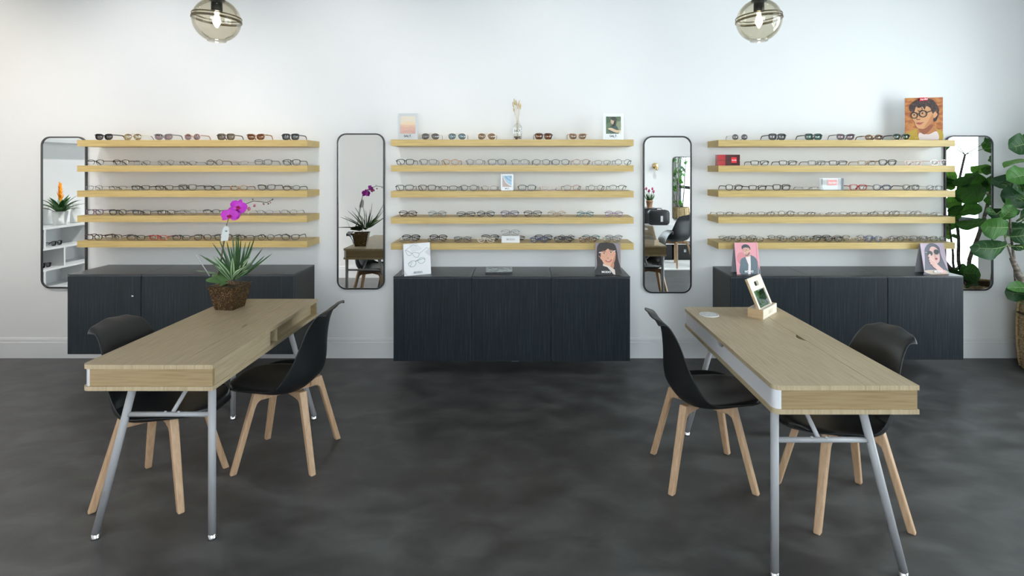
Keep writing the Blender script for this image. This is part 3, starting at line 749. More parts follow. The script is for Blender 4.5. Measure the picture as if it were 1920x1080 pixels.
p.poly(smooth_poly([(.38,.175),(.62,.14),(.84,.21),(.87,0),(.42,0)]), Cm(232,216,212))
p.poly(smooth_poly([(.36,.26),(.52,.14),(.72,.30),(.72,.38),(.5,.30)]), Cm(150,86,54))
p.ell(.80,.59,.065,.075,Cm(222,160,116), -.2); p.poly(smooth_poly([(.82,.66),(.89,.66),(.87,.54),(.82,.45),(.76,.44),(.75,.50),(.80,.53),(.86,.60)]), HAIR)
p.poly(smooth_poly([(.17,.60),(.2,.5),(.26,.43),(.29,.34),(.38,.28),(.52,.28),(.68,.40),(.74,.50),(.74,.70),(.6,.8),(.3,.78),(.18,.7)]), Cm(216,158,110))
p.poly(smooth_poly([(.5,.29),(.68,.40),(.74,.5),(.73,.62),(.62,.46)]), Cm(196,132,84))
p.poly(smooth_poly([(.13,.70),(.12,.80),(.22,.90),(.36,.965),(.6,.98),(.76,.92),(.86,.80),(.9,.68),(.84,.64),(.84,.70),(.78,.66),(.74,.62),(.70,.68),(.66,.76),(.56,.80),(.52,.72),(.46,.79),(.36,.75),(.30,.80),(.24,.66),(.18,.68)]), curls)
p.ell(.37,.73,.05,.035,Cm(206,146,100)); p.line([(.34,.70),(.40,.68),(.46,.72),(.44,.77)], .02, HAIR)
p.line([(.32,.50),(.31,.545),(.34,.60)], .014, Cm(170,104,66)); p.line([(.30,.495),(.36,.487),(.40,.50)], .022, Cm(120,66,46))
p.poly(smooth_poly([(.30,.405),(.36,.425),(.41,.415),(.49,.425),(.42,.375),(.35,.37)]), LIP); p.line([(.30,.407),(.38,.405),(.49,.425)], .008, Cm(110,50,46))
p.ell(.25,.60,.05,.015,Cm(205,180,160)); p.ell(.24,.60,.025,.018,HAIR); p.ell(.47,.635,.05,.016,Cm(205,180,160)); p.ell(.46,.635,.026,.019,HAIR)
p.line([(.17,.655),(.25,.66),(.31,.645)], .022, HAIR); p.line([(.40,.675),(.48,.695),(.56,.68)], .022, HAIR)
p.ring(.245,.588,.085,.068,.026,HAIR); p.ring(.475,.622,.098,.075,.026,HAIR); p.line([(.32,.60),(.35,.625),(.385,.63)], .028, HAIR); p.line([(.565,.65),(.70,.69)], .03, HAIR)
p.line([(.25,.06),(.40,.065)], .012, Cm(225,205,120)); p.poly([(.4,0),(1,0),(1,.012),(.4,.012)], Cm(60,48,40))
redm = mat('ink_logo_red', srgb(226,30,44), .4)
p.poly([(.37,.915),(.595,.935),(.595,1),(.37,1)], redm)
p.mb.build('picture', t)
put_text(t, 'Ray-Ban', .0165, whiteink, 0, 0, 0, .35, Matrix.Translation((-.0045,-.0135,h_*.945)) @ Matrix.Rotation(math.radians(-5),4,'Y'), .0005)

# folded tent cards on the cabinets
def tent(label, pA, pB, d, z, ht, rz, back_left, painter, bg, tcol, tx=.5, lean=-11):
    w_ = (pB-pA)*d/F
    t = thing('tent_card', label, 'sign', (PX((pA+pB)/2,d), d-DW, z), rz, 'folded picture cards on the cabinets')
    tilt = math.radians(lean)
    M = Matrix.Rotation(tilt,4,'X')
    lf = MB(); lf.box((-w_/2,.0004,0),(w_/2,.003,ht), paper, M); lf.build('front_leaf', t)
    ht2 = ht*math.cos(tilt)
    dy = ht*math.sin(-tilt)
    bk = MB(); M2 = Matrix.Translation((0,2*dy+.006,0)) @ Matrix.Rotation(-tilt,4,'X')
    bk.box((-w_/2,-.001,0),(w_/2,.0015,ht*.996), papergrey, M2)
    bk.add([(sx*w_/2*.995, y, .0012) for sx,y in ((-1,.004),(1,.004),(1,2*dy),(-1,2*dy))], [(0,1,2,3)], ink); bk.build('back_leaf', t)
    p = Pic(w_*.998, ht, bg); painter(p); me = p.mb.mesh('picture'); me.transform(M); link('picture', me, t)
    put_text(t, 'MODO', ht*.092, tcol, (tx-.5)*w_, -.0085, ht*.055, 0, M, .0007)
    return t
def spec_art(p):
    p.poly([(0,0),(.14,0),(0,.2)], Cm(208,207,210)); p.poly([(.78,.7),(1,.55),(1,.86)], Cm(212,212,216)); p.poly([(.3,.72),(.7,.80),(.5,1),(.2,1)], Cm(222,224,226))
    g1, g2 = Cm(150,150,152), Cm(120,152,150)
    p.line([(.07,.80),(.36,.965),(.5,.92)], .012, g1)
    p.line(smooth_poly([(.07,.80),(.14,.66),(.24,.63),(.29,.68),(.2,.75)]), .014, g1, True); p.line(smooth_poly([(.32,.69),(.4,.58),(.52,.555),(.57,.64),(.56,.68),(.42,.71)]), .014, g1, True)
    p.line([(.28,.70),(.32,.695)], .016, g1); p.line([(.57,.66),(.86,.84),(.92,.83)], .012, g1)
    p.line(smooth_poly([(.17,.37),(.22,.29),(.34,.27),(.44,.35),(.42,.44),(.28,.45)]), .013, g2, True); p.line(smooth_poly([(.52,.45),(.56,.38),(.66,.35),(.78,.42),(.76,.52),(.62,.53)]), .013, g2, True)
    p.line([(.43,.43),(.52,.47)], .022, Cm(70,120,112)); p.line([(.15,.38),(.3,.43),(.22,.27)], .014, g2); p.line([(.53,.46),(.70,.50),(.8,.47)], .014, g2)
tent('white tent card with line drawings of glasses on the middle left cabinet', 757.5,809.5,4.262,.758,.242,math.radians(29),True, spec_art, Cm(234,234,236), greyink, .5, -7)
def smile_art(p):
    p.poly(smooth_poly([(.06,.30),(.05,.6),(.08,.85),(.2,1.0),(.7,.99),(.85,.8),(.9,.5),(.99,.2),(.96,.0),(.05,0)]), HAIR)
    p.poly(smooth_poly([(.30,.45),(.46,.25),(.7,.2),(.72,.4),(.5,.5)]), Cm(196,140,110))
    p.poly(smooth_poly([(.17,.62),(.2,.5),(.26,.45),(.32,.36),(.46,.27),(.6,.27),(.72,.36),(.79,.5),(.80,.72),(.7,.82),(.45,.86),(.25,.75)]), Cm(226,172,142))
    p.poly(smooth_poly([(.6,.28),(.72,.36),(.79,.5),(.8,.66),(.72,.5)]), Cm(200,136,104))
    p.ell(.16,.6,.03,.05,Cm(214,150,122))
    p.poly(smooth_poly([(.07,.62),(.08,.9),(.3,1.0),(.65,.995),(.82,.84),(.84,.64),(.80,.71),(.72,.755),(.62,.765),(.54,.80),(.50,.82),(.45,.79),(.38,.745),(.31,.72),(.25,.715),(.21,.66),(.20,.55),(.13,.6)]), HAIR)
    p.ell(.35,.675,.055,.016,Cm(220,200,190)); p.ell(.345,.675,.026,.020,Cm(50,34,30)); p.ell(.63,.71,.055,.018,Cm(220,200,190)); p.ell(.62,.71,.026,.022,Cm(50,34,30))
    p.line([(.26,.72),(.35,.73),(.42,.71)], .02, Cm(60,40,36)); p.line([(.53,.745),(.62,.765),(.7,.75)], .02, Cm(60,40,36))
    rim_ = Cm(226,150,136); p.ring(.34,.66,.13,.085,.016,rim_); p.ring(.63,.69,.13,.085,.016,rim_); p.line([(.46,.68),(.51,.69)], .018, rim_)
    p.poly([(.14,.675),(.24,.69),(.24,.715),(.14,.705)], Cm(238,234,232)); p.poly([(.72,.73),(.80,.745),(.80,.77),(.72,.755)], Cm(238,234,232))
    p.line([(.45,.525),(.49,.515),(.53,.53)], .018, Cm(160,96,74)); p.line([(.44,.65),(.455,.56)], .008, Cm(206,146,116))
    p.poly(smooth_poly([(.38,.455),(.5,.445),(.66,.485),(.6,.41),(.52,.39),(.44,.405)]), Cm(196,92,88)); p.poly(smooth_poly([(.43,.445),(.52,.44),(.61,.462),(.52,.425)]), Cm(246,240,236))
    p.poly(smooth_poly([(.0,.0),(.02,.2),(.25,.30),(.45,.24),(.65,.05),(.66,0)]), Cm(22,20,22))
    p.poly([(.30,.355),(.29,.28),(.46,.24),(.60,.12),(.70,.02),(.78,.0),(.76,.16),(.55,.27),(.40,.30)], Cm(226,210,202))
    p.poly([(0,0),(.25,0),(.25,.05),(0,.055)], Cm(30,24,30))
tent('tent card with a smiling dark-haired person in glasses on the middle right cabinet', 1117,1164,4.27,.758,.243,math.radians(-4),False, smile_art, Cm(146,132,138), whiteink, .42)
def pinkman_art(p):
    p.ell(.25,.5,.2,.2,Cm(214,136,142)); 
    p.poly(smooth_poly([(.17,.0),(.17,.3),(.22,.47),(.45,.56),(.66,.60),(.88,.48),(.96,.2),(.96,0)]), Cm(92,108,116))
    p.poly([(.42,.54),(.52,.30),(.47,0),(.58,0),(.62,.3),(.64,.58)], Cm(238,222,222)); p.poly([(.42,.53),(.62,.56),(.66,.68),(.46,.62)], Cm(214,162,144))
    p.poly(smooth_poly([(.35,.80),(.36,.68),(.42,.59),(.52,.58),(.62,.66),(.65,.8),(.52,.88)]), Cm(226,176,156))
    p.poly(smooth_poly([(.41,.63),(.45,.57),(.54,.58),(.62,.66),(.6,.7),(.5,.62)]), Cm(140,110,104))
    p.poly(smooth_poly([(.31,.79),(.30,.88),(.42,.945),(.58,.92),(.66,.84),(.65,.76),(.60,.83),(.45,.84),(.37,.83)]), Cm(62,62,72))
    p.ring(.42,.765,.06,.035,.012,Cm(110,96,96),14); p.ring(.55,.775,.06,.035,.012,Cm(110,96,96),14); p.line([(.44,.655),(.52,.66)], .016, Cm(176,104,98)); p.line([(.46,.75),(.45,.70),(.48,.695)], .01, Cm(186,130,112))
    p.line([(.9,.0),(.97,1)], .02, Cm(238,190,196))
tent('pink tent card with a bearded person in a grey jacket on the right cabinets', 1381,1427,4.27,.762,.242,math.radians(5),True, pinkman_art, Cm(230,156,166), whiteink)
def shades_art(p):
    p.poly(smooth_poly([(.02,.1),(.1,.5),(.15,.8),(.35,.98),(.6,.98),(.78,.85),(.8,.6),(.95,.2),(.98,0),(0,0)]), Cm(92,90,102))
    p.poly(smooth_poly([(.3,.5),(.32,.7),(.42,.87),(.6,.87),(.72,.75),(.74,.55),(.68,.4),(.55,.33),(.42,.36)]), Cm(222,178,170))
    p.poly(smooth_poly([(0,.12),(.3,.0),(.98,0),(.9,.12),(.6,.14)]), Cm(196,178,160))
    p.ell(.34,.67,.12,.085,Cm(60,68,72)); p.ell(.62,.71,.11,.085,Cm(60,68,72)); p.line([(.45,.69),(.53,.72)], .02, Cm(196,160,140)); p.line([(.10,.72),(.24,.69)], .014, Cm(196,180,160))
    p.line([(.53,.67),(.56,.57),(.53,.55)], .014, Cm(180,126,116)); p.poly(smooth_poly([(.52,.50),(.58,.53),(.63,.49),(.57,.455)]), Cm(150,60,70))
    for a, bb in (((.26,.56),(.34,.62)), ((.26,.50),(.50,.36)), ((.27,.43),(.52,.29)), ((.29,.36),(.54,.24))): p.line([(a[0],a[1]),((a[0]+bb[0])/2,(a[1]+bb[1])/2+.02),(bb[0],bb[1])], .075, Cm(230,188,178))
    p.poly(smooth_poly([(.28,.58),(.32,.66),(.36,.62),(.36,.45),(.5,.38),(.62,.28),(.88,.05),(.7,.03),(.5,.16),(.34,.3)]), Cm(226,182,172))
    p.line([(.30,.46),(.46,.36)], .012, Cm(190,140,130)); p.line([(.31,.40),(.48,.29)], .012, Cm(190,140,130)); p.line([(.33,.33),(.5,.22)], .012, Cm(190,140,130))
tent('lilac tent card with a person covering their face in sunglasses, far right cabinet', 1732,1781,4.27,.762,.238,math.radians(6),True, shades_art, Cm(188,168,184), whiteink, .55)

# white name block carrying one more pair of glasses
d = 4.405; zz = zt[4]
t = thing('display_block', 'small white block with grey lettering on the middle unit bottom shelf', 'display stand', (PX(957.5,d), d-DW, zz), 0)
MB().box((-.072,-.012,0),(.072,.03,.054), paper).build('block', t); put_text(t, 'MODO', .021, greyink, 0, -.0125, .019, bold=.0003)
place_glasses(PX(957,d), d-DW+.006, zz+.054, 'square','clear',None,'clear grey square eyeglasses standing on the small white lettered block','eyewear on the middle unit bottom shelf', 0, True)

# red box and clear lettered block on the right unit
d = 4.42; zz = UNITS['right']['z'][1]
t = thing('logo_box', 'shiny red box with a logo at the left end of the right second shelf', 'box', (PX(1366,d), d-DW, zz), 0)
redgloss = mat('red_gloss', (.42,.004,.012), .12, 0, .6, coat=.6); darkred = mat('dark_red_gloss', (.06,.002,.004), .1, 0, .6, coat=.6)
b = MB(); b.box((-.089,-.005,0),(-.027,.05,.040), redgloss); b.box((-.089,-.005,.043),(-.027,.05,.087), redgloss); b.box((-.026,-.005,0),(.089,.05,.040), darkred); b.box((-.026,-.005,.043),(.089,.05,.087), darkred)
b.box((-.086,0,.039),(.086,.046,.044), darkred); b.build('box_body', t)
b = MB(); b.box((.020,-.0075,.022),(.062,-.0052,.066), redm); b.build('logo_plate', t, 'bright red logo plate'); put_text(t, 'Ray-Ban', .0115, whiteink, .041, -.0079, .040, .35, None, .0003)
zz = UNITS['right']['z'][2]
t = thing('logo_block', 'clear lettered block with a pale red logo on the right third shelf', 'display block', (PX(1561,d), d-DW, zz), 0)
b = MB(); b.box((-.083,-.01,0),(.060,.035,.097), clear_mat('thick_acrylic',(.90,.93,.95),.08,.02,.6)); b.build('clear_block', t)
b = MB(); b.box((.0605,-.01,0),(.083,.035,.097), ramp_mat('grey_streaked_side', [(.4,(.12,.14,.16)),(.6,(.30,.33,.36))], (90,1,1), 1.0, 2, .3)); b.build('end_cap', t)
b = MB(); b.box((-.046,-.0125,.040),(.030,-.0105,.085), mat('pale_logo_red',(.80,.36,.36),.4)); b.build('logo_plate', t); put_text(t, 'Ray-Ban', .019, whiteink, -.008, -.0129, .055, .35, None, .0004)

# magazine lying on the middle cabinets
mag = ramp_mat('magazine_cover', [(.35,(.05,.07,.075)),(.48,(.30,.37,.38)),(.62,(.62,.68,.69)),(.75,(.22,.40,.43))], (1,1.6,1), 30, 5, .25, .5, .6)
t = thing('magazine', 'grey and teal magazine lying on the middle black cabinet', 'magazine', (PX(936,4.42), -.20, .758), math.radians(1.5))
MB().box((-.103,-.10,0),(.103,.10,.010), paper).build('pages', t)
c = MB(); c.box((-.105,-.102,.0101),(.105,.102,.0115), mag); c.box((-.105,-.1035,0),(.105,-.1021,.0115), ink); c.build('cover', t)

# lettered glass bottle with dried grasses
d = 4.42
t = thing('bottle_vase', 'clear lettered glass bottle with pebbles on the middle top shelf', 'vase', (PX(970.5,d), d-DW, zt[0]), 0)
g = MB(); g.lathe([(.004,.002),(.030,.001),(.034,.006),(.034,.098),(.030,.112),(.018,.126),(.0145,.136),(.0145,.150),(.017,.152)], clear_mat('bottle_glass',(.95,.965,.96),.07,0,.7), 28, caps=False); g.build('glass_body', t)
peb = ramp_mat('pebbles', [(.4,(.10,.06,.05)),(.6,(.35,.26,.22))], (1,1,1), 60, 2, .6)
g = MB()
for i in range(40):
    a = R.uniform(0,2*PI); r_ = .026*math.sqrt(R.random()); g.ball((r_*math.cos(a),r_*math.sin(a),.008+R.uniform(0,.016)), R.uniform(.004,.0065), peb, 7)
o = g.build('pebbles', t); o['kind'] = 'stuff'
put_text(t, 'SALT.', .024, ink, 0, -.0348, .062, bold=.0004)
straw = ramp_mat('dried_grass', [(.4,(.60,.46,.26)),(.6,(.78,.66,.44))], (40,40,8), 3, 3, .8)
g0 = thing('dried_grass', 'bunch of dried bunny tail grass standing in the lettered bottle', 'dried flowers', (PX(970.5,d), d-DW, zt[0]+.02), 0)
for hx, hz, ln in ((-.030,.240,.045),(-.022,.262,.05),(-.010,.255,.045),(.012,.245,.05),(.020,.225,.045),(.004,.228,.04),(-.026,.205,.03)):
    st = MB(); top = Vector((hx, R.uniform(-.008,.012), hz)); st.tube([(hx*.1,0,0),(hx*.25,0,.13),tuple(top)], .0011, straw, 5); s_ = st.build('stem', g0)
    h = MB(); ax = Vector((hx*.5,0,.09)).normalized(); M = Matrix.Translation(top) @ Vector((0,0,1)).rotation_difference(ax).to_matrix().to_4x4()
    h.lathe([(.0012,-.004),(.0055,.006),(.0075,.018),(.006,ln*.75),(.0015,ln)], straw, 9, M); h.build('seed_head', s_)
# ------------------------------------------------------------------ potted orchid on the left table
leafdark = ramp_mat('dark_leaf', [(.3,(.012,.045,.012)),(.7,(.035,.105,.028))], (1,1,1), 14, 3, .42)
leafmid = ramp_mat('mid_leaf', [(.3,(.028,.075,.02)),(.7,(.06,.13,.035))], (1,1,1), 14, 3, .4)
striped = mat('striped_leaf', (.3,.4,.25), .4)
def stripe_setup(m):
    nt = m.node_tree; N = nt.nodes; L = nt.links
    at = N.new('ShaderNodeUVMap'); sx = N.new('ShaderNodeSeparateXYZ'); mt = N.new('ShaderNodeMath'); mt.operation = 'SUBTRACT'; mt.inputs[1].default_value = .5
    ab = N.new('ShaderNodeMath'); ab.operation = 'ABSOLUTE'; cr = N.new('ShaderNodeValToRGB')
    L.new(at.outputs[0], sx.inputs[0]); L.new(sx.outputs[0], mt.inputs[0]); L.new(mt.outputs[0], ab.inputs[0]); L.new(ab.outputs[0], cr.inputs[0]); L.new(cr.outputs[0], N['Principled BSDF'].inputs['Base Color'])
    return cr
cr = stripe_setup(striped); e = cr.color_ramp.elements
e[0].position = .0; e[0].color = (.03,.11,.03,1); e[1].position = .5; e[1].color = (.03,.10,.03,1)
for p, c in ((.13,(.05,.15,.04)),(.18,(.42,.52,.33)),(.34,(.40,.50,.32)),(.38,(.04,.13,.035))):
    q = e.new(p); q.color = (*c,1)
def translucent(m, col, f):
    nt = m.node_tree; N = nt.nodes; L = nt.links; b = N['Principled BSDF']; o = N['Material Output']
    tr = N.new('ShaderNodeBsdfTranslucent'); tr.inputs[0].default_value = (*col,1); mx = N.new('ShaderNodeMixShader'); mx.inputs[0].default_value = f
    L.new(b.outputs[0], mx.inputs[1]); L.new(tr.outputs[0], mx.inputs[2]); L.new(mx.outputs[0], o.inputs[0])
def blade(base, tip, w_, m, droop=.0, nrm=None, fold=.25, nu=4, nv=10, prof=None, wave=0, ph=0):
    """a leaf as a bowed, folded strip from base to tip; returns an MB with uv across"""
    base, tip = Vector(base), Vector(tip); ax = tip-base; L_ = ax.length; ax.normalize()
    n = Vector(nrm) if nrm is not None else Vector((0,0,1))
    n = (n-ax*n.dot(ax)); n = n.normalized() if n.length > 1e-4 else ax.orthogonal().normalized()
    s = ax.cross(n).normalized()
    prof = prof or (lambda t: (math.sin(PI*min(1,(t*.9+.1)))**.8)*(1-.15*t))
    def f(a, t):
        u = 2*a-1; hw = w_*.5*prof(t)
        return base+ax*L_*t+s*u*hw+n*(fold*abs(u)*hw + droop*L_*math.sin(PI*t) + wave*hw*math.sin(ph+9*t)*u*u)
    g = MB(); g.grid(f, nu, nv, m); g.uv = [(i/nu, j/nv) for j in range(nv+1) for i in range(nu+1)]
    return g
def blade_mesh(g, name):
    me = g.mesh(name); uv = me.uv_layers.new(name='UVMap')
    for lp in me.loops: uv.data[lp.index].uv = g.uv[lp.vertex_index % len(g.uv)]
    return me
OD = 3.29
pc = Vector((-1.752, OD-DW, .75)); rz = math.radians(-8)
t = thing('potted_orchid', 'magenta orchid and spiky green leaves in an embossed brown pot on the left table', 'plant', pc, rz)
# embossed square metal pot
emb = mat('embossed_bronze', (.2,.12,.06), .38, .55)
nt = emb.node_tree; N = nt.nodes; L = nt.links
tc = N.new('ShaderNodeTexCoord'); vo = N.new('ShaderNodeTexVoronoi'); vo.feature = 'SMOOTH_F1'; vo.inputs['Scale'].default_value = 34
no = N.new('ShaderNodeTexNoise'); no.inputs['Scale'].default_value = 26; no.inputs['Detail'].default_value = 2; no.inputs['Distortion'].default_value = 2.5
ad = N.new('ShaderNodeMath'); ad.operation = 'ADD'; crm = N.new('ShaderNodeValToRGB')
L.new(tc.outputs['Object'], vo.inputs['Vector']); L.new(tc.outputs['Object'], no.inputs['Vector']); L.new(vo.outputs['Distance'], ad.inputs[0]); L.new(no.outputs['Fac'], ad.inputs[1])
mm = N.new('ShaderNodeMath'); mm.operation = 'PINGPONG'; mm.inputs[1].default_value = .14; L.new(ad.outputs[0], mm.inputs[0])
L.new(mm.outputs[0], crm.inputs[0]); L.new(crm.outputs[0], N['Principled BSDF'].inputs['Base Color'])
el = crm.color_ramp.elements; el[0].position = .0; el[0].color = (.42,.31,.16,1); el[1].position = .036; el[1].color = (.045,.024,.010,1); q = el.new(.018); q.color = (.16,.09,.04,1)
bp = N.new('ShaderNodeBump'); bp.inputs['Strength'].default_value = .6; bp.inputs['Distance'].default_value = .004; bp.invert = True; L.new(mm.outputs[0], bp.inputs['Height']); L.new(bp.outputs[0], N['Principled BSDF'].inputs['Normal'])
g = MB(); b0, b1, hp = .056, .083, .137
def sq(r, z, wob=0): return [(-r,-r,z+wob),(r,-r,z-wob),(r,r,z+wob),(-r,r,z-wob)]
vs = sq(b0,0)+sq(b1,hp,0)+sq(b1+.004,hp+.004)+sq(b1-.002,hp+.004)+sq(b1-.012,hp-.02)
g.add(vs, [(3,2,1,0)]+[(4*j+i,4*j+(i+1)%4,4*j+4+(i+1)%4,4*j+4+i) for j in range(4) for i in range(4)], emb)
pot = g.build('pot', t)
for sx in (-1,):
    h = MB(); h.lathe([(.004,-.003),(.013,-.003),(.013,.003),(.004,.003)], blackmetal, 16, Matrix.Translation((sx*(b1+.012),0,hp-.012)) @ Matrix.Rotation(PI/2,4,'X'), closed=True); h.build('handle', pot, 'small black ring ear')
soil = ramp_mat('potting_moss', [(.4,(.03,.022,.012)),(.6,(.09,.075,.03))], (1,1,1), 50, 4, .9)
g = MB(); g.add(sq(b1-.012,hp-.019), [(0,1,2,3)], soil); g.build('soil', t)
inv = (Matrix.Translation(pc) @ Matrix.Rotation(rz,4,'Z')).inverted()
def O(px, py, d=OD): return inv @ P(px, py, d)
vd = inv.to_3x3() @ Vector((-1.7,3.29,-.7)).normalized()      # away from the room side
# long narrow dracaena leaves
spec = [(440,517,410,447,.00),(440,517,398,455,.05),(440,515,425,452,.1),(442,515,436,440,.0),(444,515,443,436,-.1),(446,515,447,437,.15),(448,515,461,452,.0),(450,515,470,450,.1),(452,515,480,440,-.12),(452,516,474,462,.05),
        (438,517,372,476,.05),(438,518,385,482,0),(440,518,366,507,.1),(454,517,493,465,.1),(455,518,511,475,-.05),(455,518,497,479,.1),(440,516,405,480,-.15),(446,514,452,448,.2),(436,516,418,470,.15),(450,514,459,470,-.2),(443,514,432,462,.22),(447,512,441,470,-.25)]
for bx, by, tx, ty, dd in spec:
    g = blade(O(bx,by,OD+dd*.15), O(tx,ty,OD+dd), .016, leafdark, .06, -vd, .35, 2, 10, lambda t_: (1-t_)**.55*min(1,t_*6+.35))
    link('leaf', blade_mesh(g,'leaf'), t, None)
# broad striped leaves in front
for bx, by, tx, ty, dd, w_ in ((436,524,436,482,-.08,.030),(434,524,399,481,-.10,.034),(433,526,402,497,-.08,.030),(440,523,470,481,-.08,.032),(441,524,474,490,-.05,.026),(436,527,462,500,-.13,.036),(446,520,470,505,-.02,.026),(430,524,410,500,-.05,.024)):
    g = blade(O(bx,by,OD-.03), O(tx,ty,OD+dd), w_, striped, .10, -vd+Vector((0,0,.5)), .3, 8, 10)
    link('striped_leaf', blade_mesh(g,'striped_leaf'), t, 'green leaf with pale stripes')
# thick rounded orchid leaves at the left
for bx, by, tx, ty, dd, w_, dr in ((421,527,386,525,-.03,.040,.12),(424,526,398,515,.02,.038,.14),(424,527,410,512,.0,.042,.1),(428,526,424,508,.03,.04,.1),(428,530,412,536,-.08,.022,.1),(440,524,452,510,.06,.04,.1)):
    g = blade(O(bx,by,OD-.02), O(tx,ty,OD+dd), w_*1.15, leafmid, dr, Vector((.2,-.8,.9)), -.15, 6, 12, lambda t_: max(0,math.sin(PI*min(1,t_*.84+.15)))**.5)
    link('broad_leaf', blade_mesh(g,'broad_leaf'), t, 'thick rounded orchid leaf')
stemm = ramp_mat('orchid_stem', [(.4,(.035,.04,.02)),(.6,(.09,.08,.04))], (1,1,1), 30, 3, .6)
SD = OD-.03
g = MB(); g.tube([O(408,522,OD),O(413,500,SD),O(418,470,SD),O(422,440,SD),O(425,422,SD),O(430,403,SD),O(445,391,SD),O(459,383,SD),O(475,377,SD),O(488,378,SD),O(500,380,SD),O(508,376,SD),O(513,374,SD)], [.0034,.0033,.0032,.003,.003,.0028,.0026,.0024,.0022,.0022,.002,.0018,.0012], stemm, 8)
for a, b in (((488,378),(494,382)),((500,380),(503,382)),((508,376),(511,374)),((475,377),(474,374)),((459,383),(463,387))): g.ball(O(*b,SD), .0045, stemm, 8)
stem = g.build('flower_stem', t)
g = MB(); g.tube([O(409,523,OD+.01),O(412,500,SD+.008),O(417,468,SD+.008),O(421,440,SD+.008)], .002, blackmetal, 6); g.build('support_stake', t)
g = MB(); g.tube([O(393,517.5,OD),O(367.5,478,OD-.03)], [.0028,.0016], mat('clear_plastic_stake',(.62,.64,.66),.3), 8); g.build('plant_stake', t, 'white plastic plant stake')
# petals
petal = ramp_mat('magenta_petal', [(.3,(.40,.004,.40)),(.7,(.54,.008,.54))], (1,1,1), 40, 3, .45)
petal2 = mat('deep_magenta_lip', (.38,.004,.10), .4)
def flower(c, r, face, roll, name='blossom'):
    c = Vector(c); nf = Vector(face).normalized(); M = Vector((0,0,1)).rotation_difference(nf).to_matrix().to_4x4(); M = Matrix.Translation(c) @ M @ Matrix.Rotation(roll,4,'Z')
    g = MB()
    for ang, ln, wd, up in ((90,1.0,.62,0),(212,1.0,.6,.0),(328,1.0,.6,.0)):
        a = math.radians(ang)
        b = blade((0,0,-.001),(r*ln*math.cos(a),r*ln*math.sin(a),r*.05), r*wd, petal, .06, (0,0,1), .06, 6, 8, lambda t_: math.sin(PI*min(1,t_*.85+.13))**.6); g.add(b.v, b.f, petal, True, M)
    for ang in (15,165):
        a = math.radians(ang)
        b = blade((0,0,.002),(r*1.02*math.cos(a),r*1.02*math.sin(a),r*.12), r*1.15, petal, .08, (0,0,1), .05, 8, 8, lambda t_: math.sin(PI*min(1,t_*.80+.16))**.55); g.add(b.v, b.f, petal, True, M)
    o = g.build(name, stem)
    l = MB(); l.ball((0,0,r*.10), r*.13, petal2, 10, M); l.ball((0,-r*.26,r*.12), r*.20, petal2, 10, M, (.9,.8,.7)); 
    for sx in (-1,1): l.ball((sx*r*.2,-r*.1,r*.16), r*.13, petal2, 8, M, (.6,1,1))
    l.build('lip', stem)
fd = -vd
flower(O(431,404,SD-.03), .047, fd+Vector((-.35,0,-.05)), .25); flower(O(447,388,SD-.03), .046, fd+Vector((.25,0,.05)), .45); flower(O(441,399,SD+.0), .040, fd+Vector((.5,.2,-.4)), -.5)
budm = ramp_mat('pink_bud', [(.4,(.30,.07,.12)),(.6,(.42,.14,.18))], (1,1,1), 40, 2, .45)
for px, py, r in ((458,394,.0095),(467,391.5,.0105),(477,385.5,.0080),(456,389,.006),(495,383,.0045),(507,380,.004)):
    g = MB(); g.ball(O(px,py,SD), r, budm, 10, None, (.9,.9,1.15)); g.build('bud', stem)
# care tag on the stem
g = MB(); tg = [O(424,423,SD-.012),O(429,426,SD-.012),O(429.5,435,SD-.012),O(427.5,451,SD-.012),O(414,452,SD-.012),O(414.5,440,SD-.012),O(418,428,SD-.012)]
n = len(tg); off = Vector((0,.0012,0)); g.add(tg+[p+off for p in tg], [tuple(range(n)),tuple(reversed(range(n,2*n)))]+[(i,i+n,(i+1)%n+n,(i+1)%n) for i in range(n)], mat('tag_white',(.76,.78,.78),.5)); cg = g.build('care_tag', t, 'white care tag clipped to the flower stem')
g = MB(); g.ball(O(424,433.5,SD-.015), .0085, greentag, 10, None, (1,.5,.45)); g.build('clip', cg, 'dark green stem clip')

# ------------------------------------------------------------------ small wooden mirror stand on the right table
bc = Vector((1.345, -1.478, .75)); yaw = math.radians(48)
t = thing('tabletop_mirror', 'small tilted wooden mirror in a wooden block on the right table', 'mirror', bc, yaw)
birch = ramp_mat('birch', [(.3,(.70,.62,.50)),(.7,(.78,.71,.60))], (2,30,30), 2.5, 4, .5)
birchend = ramp_mat('birch_ply_edge', [(.3,(.46,.31,.17)),(.7,(.60,.43,.25))], (2,2,60), 3, 3, .5)
g = MB(); bw, bd, bh = .110, .080, .052
g.box((-bw,-bd*.5,0),(bw,-bd*.5+.008,bh), birch); g.box((-bw,-bd*.5+.024,0),(bw,bd*.55,bh), birch); g.box((-bw,-bd*.5+.008,0),(bw,-bd*.5+.024,.020), birch)
for sx in (-1,1): g.box((sx*bw,-bd*.5,0),(sx*(bw+.0006),bd*.55,bh*.999), birchend)
g.build('base_block', t); put_text(t, 'SALT.', .030, Cm(205,192,170), .01, -bd*.5-.0006, .016)
pw, ph, pt = .103, .205, .013
M = Matrix.Translation((-.003,-bd*.5+.0095,.021)) @ Matrix.Rotation(math.radians(-23),4,'X')
g = MB(); z1, z2, z3, z4 = .030, .130, .152, .178
